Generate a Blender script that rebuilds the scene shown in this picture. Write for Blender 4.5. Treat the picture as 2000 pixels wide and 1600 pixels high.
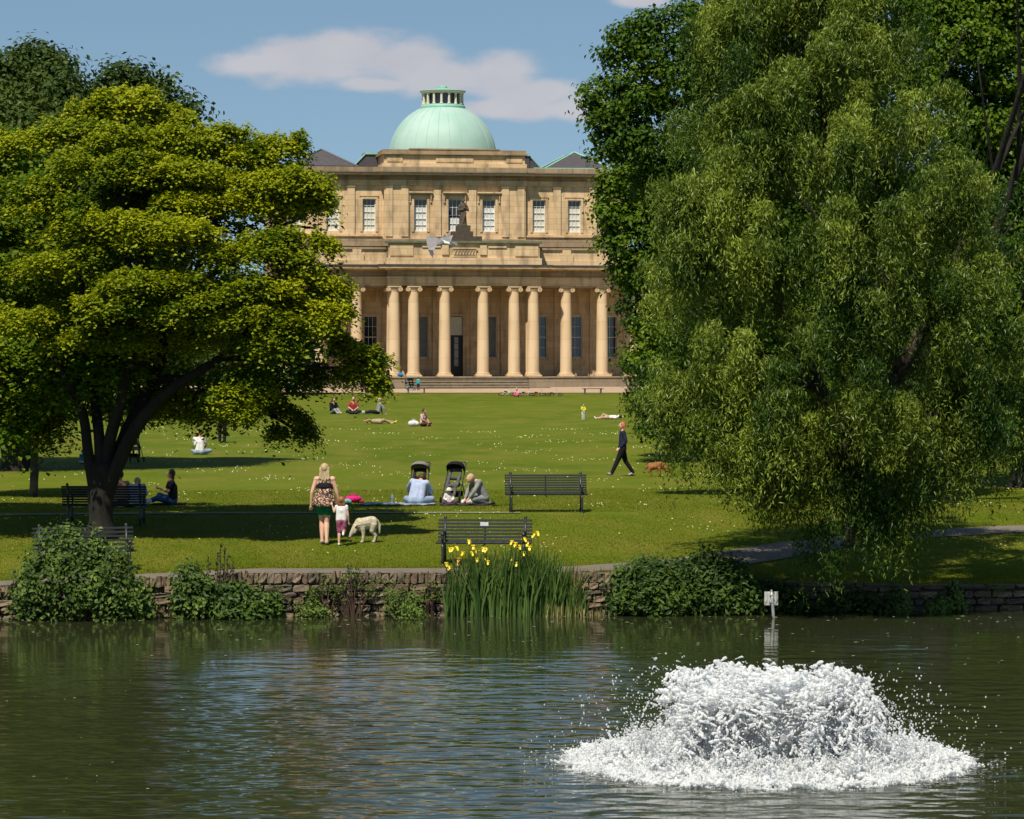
import bpy, bmesh, math, random
import numpy as np
from mathutils import Vector, Matrix

for o in list(bpy.data.objects): bpy.data.objects.remove(o)
scene = bpy.context.scene
col = scene.collection
rng = np.random.default_rng(7)
random.seed(7)
R = math.radians

# ------------------------------------------------------------------ camera, sky, sun, exposure
CAMH = 4.9; F = 6000.0
cam_d = bpy.data.cameras.new("camera"); cam = bpy.data.objects.new("camera", cam_d); col.objects.link(cam)
cam_d.sensor_width = 36.0; cam_d.lens = 108.0; cam_d.shift_y = -0.05
cam_d.clip_start = 0.5; cam_d.clip_end = 20000
cam.location = (0, 0, CAMH); cam.rotation_euler = (R(90), 0, 0)
scene.camera = cam
SUN_EL = 57.0; SUN_AZ = 21.0            # from behind the camera, a little to the left
w = bpy.data.worlds.new("World"); scene.world = w; w.use_nodes = True
nt = w.node_tree; nt.nodes.clear()
def N(t, **k):
    n = nt.nodes.new(t)
    for a, b in k.items(): setattr(n, a, b)
    return n
out = N('ShaderNodeOutputWorld'); bg = N('ShaderNodeBackground'); bg.inputs[1].default_value = SKY_STR = 0.06
sky = N('ShaderNodeTexSky', sky_type='NISHITA'); sky.sun_disc = False
sky.sun_elevation = R(SUN_EL); sky.sun_rotation = R(180 + SUN_AZ)
sky.altitude = 200; sky.air_density = 1.0; sky.dust_density = 0.0; sky.ozone_density = 2.5
tc = N('ShaderNodeTexCoord')
hs = N('ShaderNodeHueSaturation'); hs.inputs['Hue'].default_value = 0.488; hs.inputs['Saturation'].default_value = 0.95; hs.inputs['Value'].default_value = 1.2
va = N('ShaderNodeVectorMath', operation='ADD'); va.inputs[1].default_value = (0, 0, 0.10)
vn = N('ShaderNodeVectorMath', operation='NORMALIZE'); nt.links.new(tc.outputs['Generated'], va.inputs[0]); nt.links.new(va.outputs[0], vn.inputs[0]); nt.links.new(vn.outputs[0], sky.inputs[0])
nt.links.new(sky.outputs[0], hs.inputs['Color'])
# clouds live in the sky, by direction
sep = N('ShaderNodeSeparateXYZ'); nt.links.new(tc.outputs['Generated'], sep.inputs[0])
def M(op, a, b=None, c=None, clamp=False):
    n = N('ShaderNodeMath', operation=op); n.use_clamp = clamp
    for i, v in enumerate((a, b, c)):
        if v is None: continue
        if isinstance(v, (int, float)): n.inputs[i].default_value = v
        else: nt.links.new(v, n.inputs[i])
    return n.outputs[0]
yy = M('MAXIMUM', M('ABSOLUTE', sep.outputs[1]), 0.02)
ux = M('DIVIDE', sep.outputs[0], yy); uz = M('DIVIDE', sep.outputs[2], yy)
front = M('GREATER_THAN', sep.outputs[1], 0.0)
cmb = N('ShaderNodeCombineXYZ'); nt.links.new(ux, cmb.inputs[0]); nt.links.new(uz, cmb.inputs[1]); nt.links.new(front, cmb.inputs[2])
nz = N('ShaderNodeTexNoise'); nz.inputs['Scale'].default_value = 55; nz.inputs['Detail'].default_value = 8; nz.inputs['Roughness'].default_value = .55
mp = N('ShaderNodeMapping'); mp.inputs['Scale'].default_value = (1, 1.9, 1); nt.links.new(cmb.outputs[0], mp.inputs[0]); nt.links.new(mp.outputs[0], nz.inputs['Vector'])
nzo = M('SUBTRACT', nz.outputs[0], 0.5)
puffs = [(600,118,140,44),(690,95,120,40),(500,128,95,24),(780,118,110,42),(860,152,150,34),(985,145,85,42),(1040,180,120,28),(1000,215,150,20),(1130,210,90,26),(740,165,100,16),(1250,2,70,14)]
field = None
for (px, py, rx, ry) in puffs:
    cx = (px-1000)/F; cz = (700-py)/F
    a = M('DIVIDE', M('SUBTRACT', ux, cx), rx*1.12/F); b = M('DIVIDE', M('SUBTRACT', uz, cz), ry*1.35/F)
    d = M('SQRT', M('ADD', M('MULTIPLY', a, a), M('MULTIPLY', b, b)))
    v = M('SUBTRACT', 1.0, d)
    field = v if field is None else M('SMOOTH_MAX', field, v, 0.25)
field = M('ADD', field, M('MULTIPLY', nzo, 1.1))
# the rest of the sky: scattered fair-weather clouds higher up
nz2 = N('ShaderNodeTexNoise'); nz2.inputs['Scale'].default_value = 3.2; nz2.inputs['Detail'].default_value = 9; nt.links.new(tc.outputs['Generated'], nz2.inputs['Vector'])
far = M('MULTIPLY', M('SUBTRACT', nz2.outputs[0], 0.60), 6.0)
high = M('MULTIPLY', M('SUBTRACT', sep.outputs[2], 0.30), 4.0, clamp=True)
far = M('SUBTRACT', far, M('MULTIPLY', M('SUBTRACT', 1.0, high), 5.0))
m1 = N('ShaderNodeMapRange'); m1.interpolation_type = 'SMOOTHSTEP'; nt.links.new(field, m1.inputs[0]); m1.inputs[1].default_value = -0.02; m1.inputs[2].default_value = 0.62
cover = M('MULTIPLY', m1.outputs[0], front)
cover = M('MULTIPLY', cover, 0.80)
cover = M('MAXIMUM', cover, M('MULTIPLY', M('MAXIMUM', far, 0.0, clamp=True), 0.8))
nz3 = N('ShaderNodeTexNoise'); nz3.inputs['Scale'].default_value = 40; nz3.inputs['Detail'].default_value = 4; nt.links.new(mp.outputs[0], nz3.inputs['Vector'])
cr = N('ShaderNodeMix', data_type='RGBA'); nt.links.new(nz3.outputs[0], cr.inputs[0])
cr.inputs[6].default_value = (6.6, 6.5, 7.1, 1); cr.inputs[7].default_value = (9.0, 8.5, 8.6, 1)
mx = N('ShaderNodeMix', data_type='RGBA'); nt.links.new(cover, mx.inputs[0]); nt.links.new(hs.outputs[0], mx.inputs[6]); nt.links.new(cr.outputs[2], mx.inputs[7])
nt.links.new(mx.outputs[2], bg.inputs[0]); nt.links.new(bg.outputs[0], out.inputs[0])

sun_d = bpy.data.lights.new("sun", 'SUN'); sun = bpy.data.objects.new("sun", sun_d); col.objects.link(sun)
sun_d.energy = 4.8; sun_d.angle = R(0.53); sun_d.color = (1.0, 0.93, 0.80)
e, a = R(SUN_EL), R(SUN_AZ)
sdir = Vector((-math.sin(a)*math.cos(e), -math.cos(a)*math.cos(e), math.sin(e)))
sun.rotation_euler = sdir.to_track_quat('Z', 'Y').to_euler()
sun.location = (-40, -60, 120)
vs = scene.view_settings; vs.view_transform = 'Standard'; vs.look = 'None'; vs.exposure = 0.32; vs.gamma = 1.0; vs.use_curve_mapping = False
scene.render.engine = 'CYCLES'
scene.cycles.max_bounces = 6; scene.cycles.transparent_max_bounces = 6

# ------------------------------------------------------------------ helpers
def W(px, py, D): return np.array([(px-1000)*D/F, D, CAMH + (700-py)*D/F])
def new_mesh(name, V, Fc, mats, smooth=False, mi=None, attr=None):
    V = np.asarray(V, dtype=np.float32).reshape(-1, 3)
    me = bpy.data.meshes.new(name)
    me.vertices.add(len(V)); me.vertices.foreach_set('co', V.ravel())
    if isinstance(Fc, np.ndarray):
        n, k = Fc.shape; idx = Fc.ravel().astype(np.int32); st = (np.arange(n)*k).astype(np.int32)
    else:
        n = len(Fc); ln = np.array([len(f) for f in Fc]); idx = np.fromiter((i for f in Fc for i in f), dtype=np.int32)
        st = np.concatenate([[0], np.cumsum(ln)[:-1]]).astype(np.int32)
    me.loops.add(len(idx)); me.loops.foreach_set('vertex_index', idx)
    me.polygons.add(n); me.polygons.foreach_set('loop_start', st)
    for m in (mats if isinstance(mats, (list, tuple)) else [mats]): me.materials.append(m)
    if mi is not None: me.polygons.foreach_set('material_index', np.asarray(mi, dtype=np.int32))
    me.polygons.foreach_set('use_smooth', np.full(n, smooth, dtype=bool))
    me.update(calc_edges=True); me.validate()
    if attr is not None:
        at = me.attributes.new('v', 'FLOAT', 'FACE'); at.data.foreach_set('value', np.asarray(attr, dtype=np.float32))
    return me
def link(name, me, parent=None, loc=None, rz=None):
    o = bpy.data.objects.new(name, me); col.objects.link(o)
    if parent is not None: o.parent = parent
    if loc is not None: o.location = loc
    if rz is not None: o.rotation_euler = (0, 0, rz)
    return o
def tag(o, label=None, cat=None, group=None, kind=None):
    if label: o['label'] = label
    if cat: o['category'] = cat
    if group: o['group'] = group
    if kind: o['kind'] = kind
    return o
def thing(name, label, cat, loc=(0,0,0), rz=0, group=None):
    o = bpy.data.objects.new(name, None); col.objects.link(o); o.location = loc; o.rotation_euler = (0,0,rz)
    return tag(o, label, cat, group)
def copy_tree(o, parent=None):
    c = o.copy(); col.objects.link(c); c.parent = parent
    for ch in list(o.children): copy_tree(ch, c)
    return c

class MB:
    def __init__(s): s.V = []; s.F = []; s.n = 0; s.mi = []
    def add(s, V, Fc, mi=0):
        V = np.asarray(V, float).reshape(-1,3); s.V.append(V)
        for f in Fc: s.F.append([i+s.n for i in f]); s.mi.append(mi)
        s.n += len(V); return s
    def box(s, x0,x1,y0,y1,z0,z1, mi=0, rot=None, c=None):
        V = np.array([(x,y,z) for z in (z0,z1) for y in (y0,y1) for x in (x0,x1)], float)
        if rot is not None:
            cc = V.mean(0) if c is None else np.array(c); V = (V-cc) @ np.array(rot.to_matrix() if hasattr(rot,'to_matrix') else rot).T + cc
        return s.add(V, [(0,2,3,1),(4,5,7,6),(0,1,5,4),(2,6,7,3),(0,4,6,2),(1,3,7,5)], mi)
    def tube(s, P, r, n=8, mi=0, cap=True, sx=1.0):
        P = np.asarray(P, float); m = len(P); r = np.broadcast_to(np.asarray(r, float), (m,))
        T = np.gradient(P, axis=0); T /= np.linalg.norm(T, axis=1)[:,None]+1e-9
        up = np.array([0,0,1.0]) if abs(T[0][2]) < .9 else np.array([0,1.0,0])
        u = np.cross(T[0], up); u /= np.linalg.norm(u); V = []
        for i in range(m):
            u = u - T[i]*np.dot(u,T[i]); u /= np.linalg.norm(u)+1e-9; v = np.cross(T[i], u)
            a = np.arange(n)*2*math.pi/n
            V.append(P[i] + r[i]*(np.cos(a)[:,None]*u*sx + np.sin(a)[:,None]*v))
        Fc = []
        for i in range(m-1):
            for j in range(n):
                k = (j+1)%n; Fc.append((i*n+j, i*n+k, (i+1)*n+k, (i+1)*n+j))
        if cap: Fc.append(tuple(range(n-1,-1,-1))); Fc.append(tuple((m-1)*n+j for j in range(n)))
        return s.add(np.concatenate(V), Fc, mi)
    def lathe(s, prof, n=24, c=(0,0,0), mi=0, a0=0, a1=2*math.pi):
        full = abs(a1-a0-2*math.pi) < 1e-6; m = n if full else n+1
        a = a0 + np.arange(m)*(a1-a0)/n; V = []
        for (r,z) in prof: V.append(np.stack([c[0]+r*np.cos(a), c[1]+r*np.sin(a), np.full(m, c[2]+z)], 1))
        Fc = []
        for i in range(len(prof)-1):
            for j in range(n):
                k = (j+1)%m; Fc.append((i*m+j, i*m+k, (i+1)*m+k, (i+1)*m+j))
        return s.add(np.concatenate(V), Fc, mi)
    def ell(s, c, r, n=12, m=8, mi=0, rot=None):
        V = []; 
        for i in range(m+1):
            t = math.pi*i/m
            for j in range(n):
                p = 2*math.pi*j/n; V.append((r[0]*math.sin(t)*math.cos(p), r[1]*math.sin(t)*math.sin(p), r[2]*math.cos(t)))
        V = np.array(V)
        if rot is not None: V = V @ np.array(rot).T
        Fc = [(i*n+j, (i+1)*n+j, (i+1)*n+(j+1)%n, i*n+(j+1)%n) for i in range(m) for j in range(n)]
        return s.add(V+np.array(c), Fc, mi)
    def capsule(s, p0, p1, r0, r1, n=10):
        p0 = np.array(p0,float); p1 = np.array(p1,float); d = p1-p0; L = np.linalg.norm(d)
        if L < 1e-4: return s.ell(p0, (r0,r0,r0))
        d /= L; P = []; rr = []
        for t in (-90,-60,-30,0): P.append(p0 + d*r0*math.sin(R(t))); rr.append(max(r0*math.cos(R(t)), 1e-4))
        for t in (0,30,60,90): P.append(p1 + d*r1*math.sin(R(t))); rr.append(max(r1*math.cos(R(t)), 1e-4))
        P = np.array(P); up = np.array([0,0,1.0]) if abs(d[2]) < .9 else np.array([0,1.0,0])
        u = np.cross(d, up); u /= np.linalg.norm(u); v = np.cross(d, u); a = np.arange(n)*2*math.pi/n
        V = np.concatenate([P[i] + rr[i]*(np.cos(a)[:,None]*u + np.sin(a)[:,None]*v) for i in range(8)])
        Fc = [(i*n+j, i*n+(j+1)%n, (i+1)*n+(j+1)%n, (i+1)*n+j) for i in range(7) for j in range(n)]
        Fc += [tuple(range(n-1,-1,-1)), tuple(7*n+j for j in range(n))]
        return s.add(V, Fc)
    def mesh(s, name, mats, smooth=False): return new_mesh(name, np.concatenate(s.V), s.F, mats, smooth, s.mi)
    def build(s, name, mats, parent=None, smooth=False, bevel=0, loc=None, rz=None):
        o = link(name, s.mesh(name, mats, smooth), parent, loc, rz)
        if bevel:
            b = o.modifiers.new('bevel','BEVEL'); b.width = bevel; b.segments = 1; b.limit_method = 'ANGLE'
        return o
    def fused(s, name, mats, parent, voxel, smooth=6):
        me = s.mesh('tmp', mats, True); o = bpy.data.objects.new('tmp', me); col.objects.link(o)
        m = o.modifiers.new('r','REMESH'); m.mode = 'VOXEL'; m.voxel_size = voxel; m.use_smooth_shade = True
        if smooth:
            q = o.modifiers.new('s','SMOOTH'); q.factor = .5; q.iterations = smooth
        dg = bpy.context.evaluated_depsgraph_get(); dg.update()
        m2 = bpy.data.meshes.new_from_object(o.evaluated_get(dg)); bpy.data.objects.remove(o); bpy.data.meshes.remove(me)
        m2.name = name; m2.materials.clear(); m2.materials.append(mats if not isinstance(mats,(list,tuple)) else mats[0])
        return link(name, m2, parent)

# ------------------------------------------------------------------ materials
def lin(c): return tuple(((x/255)/12.92 if x/255 <= .04045 else ((x/255+.055)/1.055)**2.4) for x in c)
def pm(name, c, rough=.7, c2=None, scale=4.0, bump=0.0, bscale=30.0, spec=.4, metal=0.0, stretch=(1,1,1), lo=.35, hi=.65, detail=5, dist=.02):
    m = bpy.data.materials.new(name); m.use_nodes = True; t = m.node_tree; p = t.nodes['Principled BSDF']
    p.inputs['Roughness'].default_value = rough; p.inputs['Metallic'].default_value = metal; p.inputs['Specular IOR Level'].default_value = spec
    c2 = c2 or tuple(x*.75 for x in c)
    tcn = t.nodes.new('ShaderNodeTexCoord'); mpn = t.nodes.new('ShaderNodeMapping'); mpn.inputs['Scale'].default_value = stretch
    t.links.new(tcn.outputs['Object'], mpn.inputs[0])
    n = t.nodes.new('ShaderNodeTexNoise'); n.inputs['Scale'].default_value = scale; n.inputs['Detail'].default_value = detail; t.links.new(mpn.outputs[0], n.inputs['Vector'])
    mr = t.nodes.new('ShaderNodeMapRange'); mr.inputs[1].default_value = lo; mr.inputs[2].default_value = hi; t.links.new(n.outputs[0], mr.inputs[0])
    mix = t.nodes.new('ShaderNodeMix'); mix.data_type = 'RGBA'; mix.inputs[6].default_value = (*c, 1); mix.inputs[7].default_value = (*c2, 1)
    t.links.new(mr.outputs[0], mix.inputs[0]); t.links.new(mix.outputs[2], p.inputs['Base Color'])
    if bump:
        n2 = t.nodes.new('ShaderNodeTexNoise'); n2.inputs['Scale'].default_value = bscale; n2.inputs['Detail'].default_value = 6; t.links.new(mpn.outputs[0], n2.inputs['Vector'])
        b = t.nodes.new('ShaderNodeBump'); b.inputs['Strength'].default_value = bump; b.inputs['Distance'].default_value = dist
        t.links.new(n2.outputs[0], b.inputs['Height']); t.links.new(b.outputs[0], p.inputs['Normal'])
    return m
def leaf_mat(name, dark, light, trans=.3, rough=.45, spec=.35, nscale=.6):
    m = bpy.data.materials.new(name); m.use_nodes = True; t = m.node_tree; p = t.nodes['Principled BSDF']; o = t.nodes['Material Output']
    at = t.nodes.new('ShaderNodeAttribute'); at.attribute_name = 'v'
    tcn = t.nodes.new('ShaderNodeTexCoord'); n = t.nodes.new('ShaderNodeTexNoise'); n.inputs['Scale'].default_value = nscale; n.inputs['Detail'].default_value = 3
    t.links.new(tcn.outputs['Object'], n.inputs['Vector'])
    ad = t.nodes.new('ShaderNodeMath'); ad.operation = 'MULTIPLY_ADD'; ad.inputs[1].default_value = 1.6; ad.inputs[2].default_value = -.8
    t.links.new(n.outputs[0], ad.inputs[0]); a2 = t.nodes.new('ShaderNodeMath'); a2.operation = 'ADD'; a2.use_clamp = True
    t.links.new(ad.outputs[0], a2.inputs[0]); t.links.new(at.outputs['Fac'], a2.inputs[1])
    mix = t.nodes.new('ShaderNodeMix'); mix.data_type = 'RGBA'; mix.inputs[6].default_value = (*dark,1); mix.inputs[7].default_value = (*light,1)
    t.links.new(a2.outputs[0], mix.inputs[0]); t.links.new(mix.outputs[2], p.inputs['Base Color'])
    p.inputs['Roughness'].default_value = rough; p.inputs['Specular IOR Level'].default_value = spec
    tr = t.nodes.new('ShaderNodeBsdfTranslucent'); t.links.new(mix.outputs[2], tr.inputs[0])
    ms = t.nodes.new('ShaderNodeMixShader'); ms.inputs[0].default_value = trans
    t.links.new(p.outputs[0], ms.inputs[1]); t.links.new(tr.outputs[0], ms.inputs[2]); t.links.new(ms.outputs[0], o.inputs[0])
    return m
def ashlar_mat(name, c1, c2, mortar, bw=.9, bh=.42, stain=(.10,.075,.045), stain_amt=.7):
    m = bpy.data.materials.new(name); m.use_nodes = True; t = m.node_tree; p = t.nodes['Principled BSDF']; L = t.links.new
    tcn = t.nodes.new('ShaderNodeTexCoord'); sp = t.nodes.new('ShaderNodeSeparateXYZ'); L(tcn.outputs['Object'], sp.inputs[0])
    su = t.nodes.new('ShaderNodeMath'); su.operation = 'ADD'; L(sp.outputs[0], su.inputs[0]); L(sp.outputs[1], su.inputs[1])
    cm = t.nodes.new('ShaderNodeCombineXYZ'); L(su.outputs[0], cm.inputs[0]); L(sp.outputs[2], cm.inputs[1])
    br = t.nodes.new('ShaderNodeTexBrick'); L(cm.outputs[0], br.inputs['Vector']); br.inputs['Scale'].default_value = 1.0
    br.inputs['Brick Width'].default_value = bw; br.inputs['Row Height'].default_value = bh; br.inputs['Mortar Size'].default_value = .008
    br.inputs['Color1'].default_value = (*c1,1); br.inputs['Color2'].default_value = (*c2,1); br.inputs['Mortar'].default_value = (*mortar,1); br.inputs['Bias'].default_value = 0
    n = t.nodes.new('ShaderNodeTexNoise'); n.inputs['Scale'].default_value = .9; n.inputs['Detail'].default_value = 8
    mp = t.nodes.new('ShaderNodeMapping'); mp.inputs['Scale'].default_value = (2.2,2.2,.55); L(tcn.outputs['Object'], mp.inputs[0]); L(mp.outputs[0], n.inputs['Vector'])
    mr = t.nodes.new('ShaderNodeMapRange'); mr.inputs[1].default_value = .48; mr.inputs[2].default_value = .78; mr.inputs[4].default_value = stain_amt; L(n.outputs[0], mr.inputs[0])
    mix = t.nodes.new('ShaderNodeMix'); mix.data_type = 'RGBA'; L(mr.outputs[0], mix.inputs[0]); L(br.outputs[0], mix.inputs[6]); mix.inputs[7].default_value = (*stain,1)
    L(mix.outputs[2], p.inputs['Base Color']); p.inputs['Roughness'].default_value = .85; p.inputs['Specular IOR Level'].default_value = .2
    n2 = t.nodes.new('ShaderNodeTexNoise'); n2.inputs['Scale'].default_value = 14; n2.inputs['Detail'].default_value = 6; L(tcn.outputs['Object'], n2.inputs['Vector'])
    ad = t.nodes.new('ShaderNodeMath'); ad.operation = 'SUBTRACT'; L(n2.outputs[0], ad.inputs[0]); L(br.outputs['Fac'], ad.inputs[1])
    b = t.nodes.new('ShaderNodeBump'); b.inputs['Strength'].default_value = .5; b.inputs['Distance'].default_value = .015; L(ad.outputs[0], b.inputs['Height']); L(b.outputs[0], p.inputs['Normal'])
    return m
STONE = ashlar_mat('honey_stone', (.67,.485,.285), (.56,.39,.215), (.38,.27,.165))
STONE_COL = ashlar_mat('column_stone', (.67,.50,.31), (.60,.435,.255), (.45,.34,.21), 9.0, 1.35, (.22,.15,.08), .4)
STONE_DK = ashlar_mat('weathered_shaded_stone', (.38,.275,.165), (.29,.205,.12), (.18,.13,.08), 1.1, .4, (.10,.08,.05), .75)  # weathered copings and courses; on the friezes its dark colour stands for shade
STONE_GR = ashlar_mat('grey_step_stone', (.27,.215,.15), (.23,.18,.12), (.12,.1,.07), 1.3, .4, (.11,.09,.065), .6)
GUTTER = pm('dark_gutter', (.055,.045,.042), .7, (.035,.03,.03), 2)
LEAD = pm('roof_lead', (.05,.045,.055), .5, bump=.1)
SLATE = pm('slate', (.055,.048,.055), .6, (.075,.065,.07), 3, .3, 12, stretch=(1,1,4))
COPPER = pm('verdigris', (.29,.45,.38), .6, (.38,.51,.45), .5, .15, 3, lo=.35, hi=.7, detail=7)
COPPER2 = pm('verdigris_trim', (.19,.42,.32), .6, (.26,.47,.38), 1.5)
CREAM = pm('cream_paint', (.66,.62,.48), .5, (.58,.54,.42), 3)
WHITEP = pm('white_window_paint', (.74,.70,.58), .4, (.66,.62,.52), 5)
BLIND = pm('pale_blind', (.62,.61,.53), .8, (.55,.55,.5), 2, stretch=(1,1,3))
LACE = pm('net_curtain', (.70,.71,.70), .9, (.5,.52,.54), 9, lo=.4, hi=.6)
GLASS = pm('dark_glass', (.012,.013,.018), .06, (.02,.02,.022), 2, spec=.8)
DOORB = pm('black_door', (.012,.010,.010), .3)
IRON = pm('black_iron', (.018,.019,.021), .38, (.03,.03,.032), 20, .2, 60, spec=.5)
SLATM = pm('painted_slat', (.010,.014,.014), .45, (.02,.025,.025), 8, .15, 30, spec=.35, stretch=(1,6,6))
BRONZE = pm('dark_statue_stone', (.085,.062,.04), .8, (.05,.04,.028), 6, .5, 20)
# ------------------------------------------------------------------ terrain
PD = np.array([0,57,58.8,60,61.2,65.2,73,93.75,120,150,180,214,226,260,400,900,4000.])
PZ = np.array([.6,.62,.66,.71,.79,.95,1.27,1.31,1.55,1.85,2.15,2.45,2.76,2.8,3.0,4.0,4.0])
WX = np.array([-60,-10,0,2,8,12,60.]); WD = np.array([54,57.7,58.7,58.9,59.8,60.3,64.])
TX = np.array([-60,-10,-5,2,4,8,12,60.]); TZ = np.array([.57,.57,.79,.75,.62,.47,.45,.45])
def dwall(X): return np.interp(X, WX, WD)
def twall(X): return np.interp(X, TX, TZ)
def _pz(D):
    return np.interp(D, PD, PZ)*.5 + .25*np.interp(D-.8, PD, PZ) + .25*np.interp(D+.8, PD, PZ)
def gz(X, Y):
    X = np.asarray(X, float); Y = np.asarray(Y, float)
    b = np.clip((Y-dwall(X)-1.2)/5.0, 0, 1); b = b*b*(3-2*b)
    und = .05*np.sin(X*.21+Y*.13)*np.sin(Y*.09+1.7)*np.clip((Y-70)/30,0,1)*np.clip((210-Y)/30,0,1)
    return twall(X)*(1-b) + _pz(Y)*b + und
def on(px, py, s):          # a spot on the ground seen at px with scale s (pixels of the photo per metre)
    D = F/s; X = (px-1000)/s; return (float(X), float(D), float(gz(X, D)))

GRASS = bpy.data.materials.new('lawn_grass'); GRASS.use_nodes = True
def grass_nodes(m):
    t = m.node_tree; p = t.nodes['Principled BSDF']; L = t.links.new
    tcn = t.nodes.new('ShaderNodeTexCoord')
    def noise(s, det=4, st=(1,1,1)):
        mpn = t.nodes.new('ShaderNodeMapping'); mpn.inputs['Scale'].default_value = st; L(tcn.outputs['Object'], mpn.inputs[0])
        n = t.nodes.new('ShaderNodeTexNoise'); n.inputs['Scale'].default_value = s; n.inputs['Detail'].default_value = det; L(mpn.outputs[0], n.inputs['Vector']); return n.outputs[0]
    def rmp(x, a, b):
        r = t.nodes.new('ShaderNodeMapRange'); r.inputs[1].default_value = a; r.inputs[2].default_value = b; L(x, r.inputs[0]); return r.outputs[0]
    def mixc(f, c1, c2):
        x = t.nodes.new('ShaderNodeMix'); x.data_type = 'RGBA'; L(f, x.inputs[0])
        for i, c in ((6,c1),(7,c2)):
            if isinstance(c, tuple): x.inputs[i].default_value = (*c,1)
            else: L(c, x.inputs[i])
        return x.outputs[2]
    a = mixc(rmp(noise(.16,6,(.8,.45,1)),.4,.6), (.072,.108,.005), (.098,.128,.008))
    b = mixc(rmp(noise(.9,7,(.8,.35,1)),.42,.68), a, (.135,.135,.018))
    c = mixc(rmp(noise(5,6,(1,.6,1)),.5,1.0), b, (.055,.085,.006))
    d = mixc(rmp(noise(28,4),.55,.8), c, (.14,.16,.025))
    L(d, p.inputs['Base Color']); p.inputs['Roughness'].default_value = .8; p.inputs['Specular IOR Level'].default_value = .05
    bm = t.nodes.new('ShaderNodeBump'); bm.inputs['Strength'].default_value = .7; bm.inputs['Distance'].default_value = .06; L(noise(9,8), bm.inputs['Height']); L(bm.outputs[0], p.inputs['Normal'])
grass_nodes(GRASS)
# one sheet from the wall to the horizon (and around the near side of the lake as its bed)
ys = np.concatenate([np.arange(0,14,.25), 14+np.arange(0,80,.8), np.linspace(95,400,60), np.geomspace(420,6000,14)])
xs = np.concatenate([-np.geomspace(40,3000,14)[::-1], np.arange(-36,36.1,.5), np.geomspace(40,3000,14)])
GX, GYo = np.meshgrid(xs, ys)
GY = dwall(GX) + .22 + GYo; GZ = gz(GX, GY)
V = np.stack([GX, GY, GZ], -1).reshape(-1,3); nx = len(xs); ny = len(ys)
ii = (np.arange(ny-1)[:,None]*nx + np.arange(nx-1)[None]).ravel()
Fg = np.stack([ii, ii+1, ii+nx+1, ii+nx], 1)
# skirt down to the lake bed and the bed toward and behind the camera
sk = np.stack([xs, dwall(xs)+.22, np.full(nx, -1.2)], -1); bk = np.stack([xs, np.full(nx,-1500.), np.full(nx,-1.2)], -1)
nV = len(V); V = np.concatenate([V, sk, bk]); i = np.arange(nx-1)
Fg = np.concatenate([Fg, np.stack([i, i+nV, i+nV+1, i+1],1)[:, ::-1], np.stack([nV+i, nV+nx+i, nV+nx+i+1, nV+i+1],1)[:, ::-1]])
ground = link('lawn', new_mesh('lawn', V, Fg, [GRASS], True)); tag(ground, 'mown green lawn rising from the lake wall to the hall', kind='structure')

# water
WAT = bpy.data.materials.new('lake_water'); WAT.use_nodes = True
t = WAT.node_tree; p = t.nodes['Principled BSDF']; L = t.links.new
p.inputs['Base Color'].default_value = (.026,.031,.012,1); p.inputs['Roughness'].default_value = .07; p.inputs['IOR'].default_value = 1.33; p.inputs['Specular IOR Level'].default_value = .5
tcn = t.nodes.new('ShaderNodeTexCoord')
def wn(scale, st, det, rough=.5):
    mpn = t.nodes.new('ShaderNodeMapping'); mpn.inputs['Scale'].default_value = st; L(tcn.outputs['Object'], mpn.inputs[0])
    n = t.nodes.new('ShaderNodeTexNoise'); n.inputs['Scale'].default_value = scale; n.inputs['Detail'].default_value = det; n.inputs['Roughness'].default_value = rough; L(mpn.outputs[0], n.inputs['Vector']); return n.outputs[0]
sp = t.nodes.new('ShaderNodeSeparateXYZ'); L(tcn.outputs['Object'], sp.inputs[0])
# ripples die away with distance from the fountain
vd = t.nodes.new('ShaderNodeVectorMath'); vd.operation = 'DISTANCE'; L(tcn.outputs['Object'], vd.inputs[0]); vd.inputs[1].default_value = (3.1,37.3,0)
mr = t.nodes.new('ShaderNodeMapRange'); mr.interpolation_type = 'SMOOTHSTEP'; mr.inputs[1].default_value = 2; mr.inputs[2].default_value = 19; mr.inputs[3].default_value = 1.0; mr.inputs[4].default_value = .0; L(vd.outputs['Value'], mr.inputs[0])
def mm(op, a, b):
    n = t.nodes.new('ShaderNodeMath'); n.operation = op
    for i, v in enumerate((a,b)):
        if isinstance(v,(int,float)): n.inputs[i].default_value = v
        else: L(v, n.inputs[i])
    return n.outputs[0]
amp = mm('ADD', mm('MULTIPLY', mr.outputs[0], WAT_NEAR := 1.25), WAT_FAR := .08)
h = mm('ADD', mm('MULTIPLY', wn(2.3,(.75,1.05,1),1.2), .050), mm('MULTIPLY', wn(7,(.6,1.1,1),1), .006))
h = mm('ADD', h, mm('MULTIPLY', wn(.6,(.4,1.5,1),1), .05))
h = mm('MULTIPLY', h, amp)
bm = t.nodes.new('ShaderNodeBump'); bm.inputs['Strength'].default_value = 1.0; bm.inputs['Distance'].default_value = 1.0; L(h, bm.inputs['Height']); L(bm.outputs[0], p.inputs['Normal'])
wx = np.linspace(-3000,3000,3)
wv = np.array([(-3000,-1400,0),(3000,-1400,0),(3000,100,0),(-3000,100,0)], float)
xs2 = np.concatenate([[-3000,-60],np.arange(-30,31,2.),[60,3000]]); wv = np.concatenate([np.stack([xs2, np.full(len(xs2),-1400.), xs2*0],1), np.stack([xs2, dwall(xs2)+.15, xs2*0],1)])
k = len(xs2); i = np.arange(k-1)
water = link('lake_water', new_mesh('lake_water', wv, np.stack([i,i+1,i+k+1,i+k],1), [WAT], False)); tag(water, 'dark green rippled lake in the foreground', kind='structure')

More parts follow.
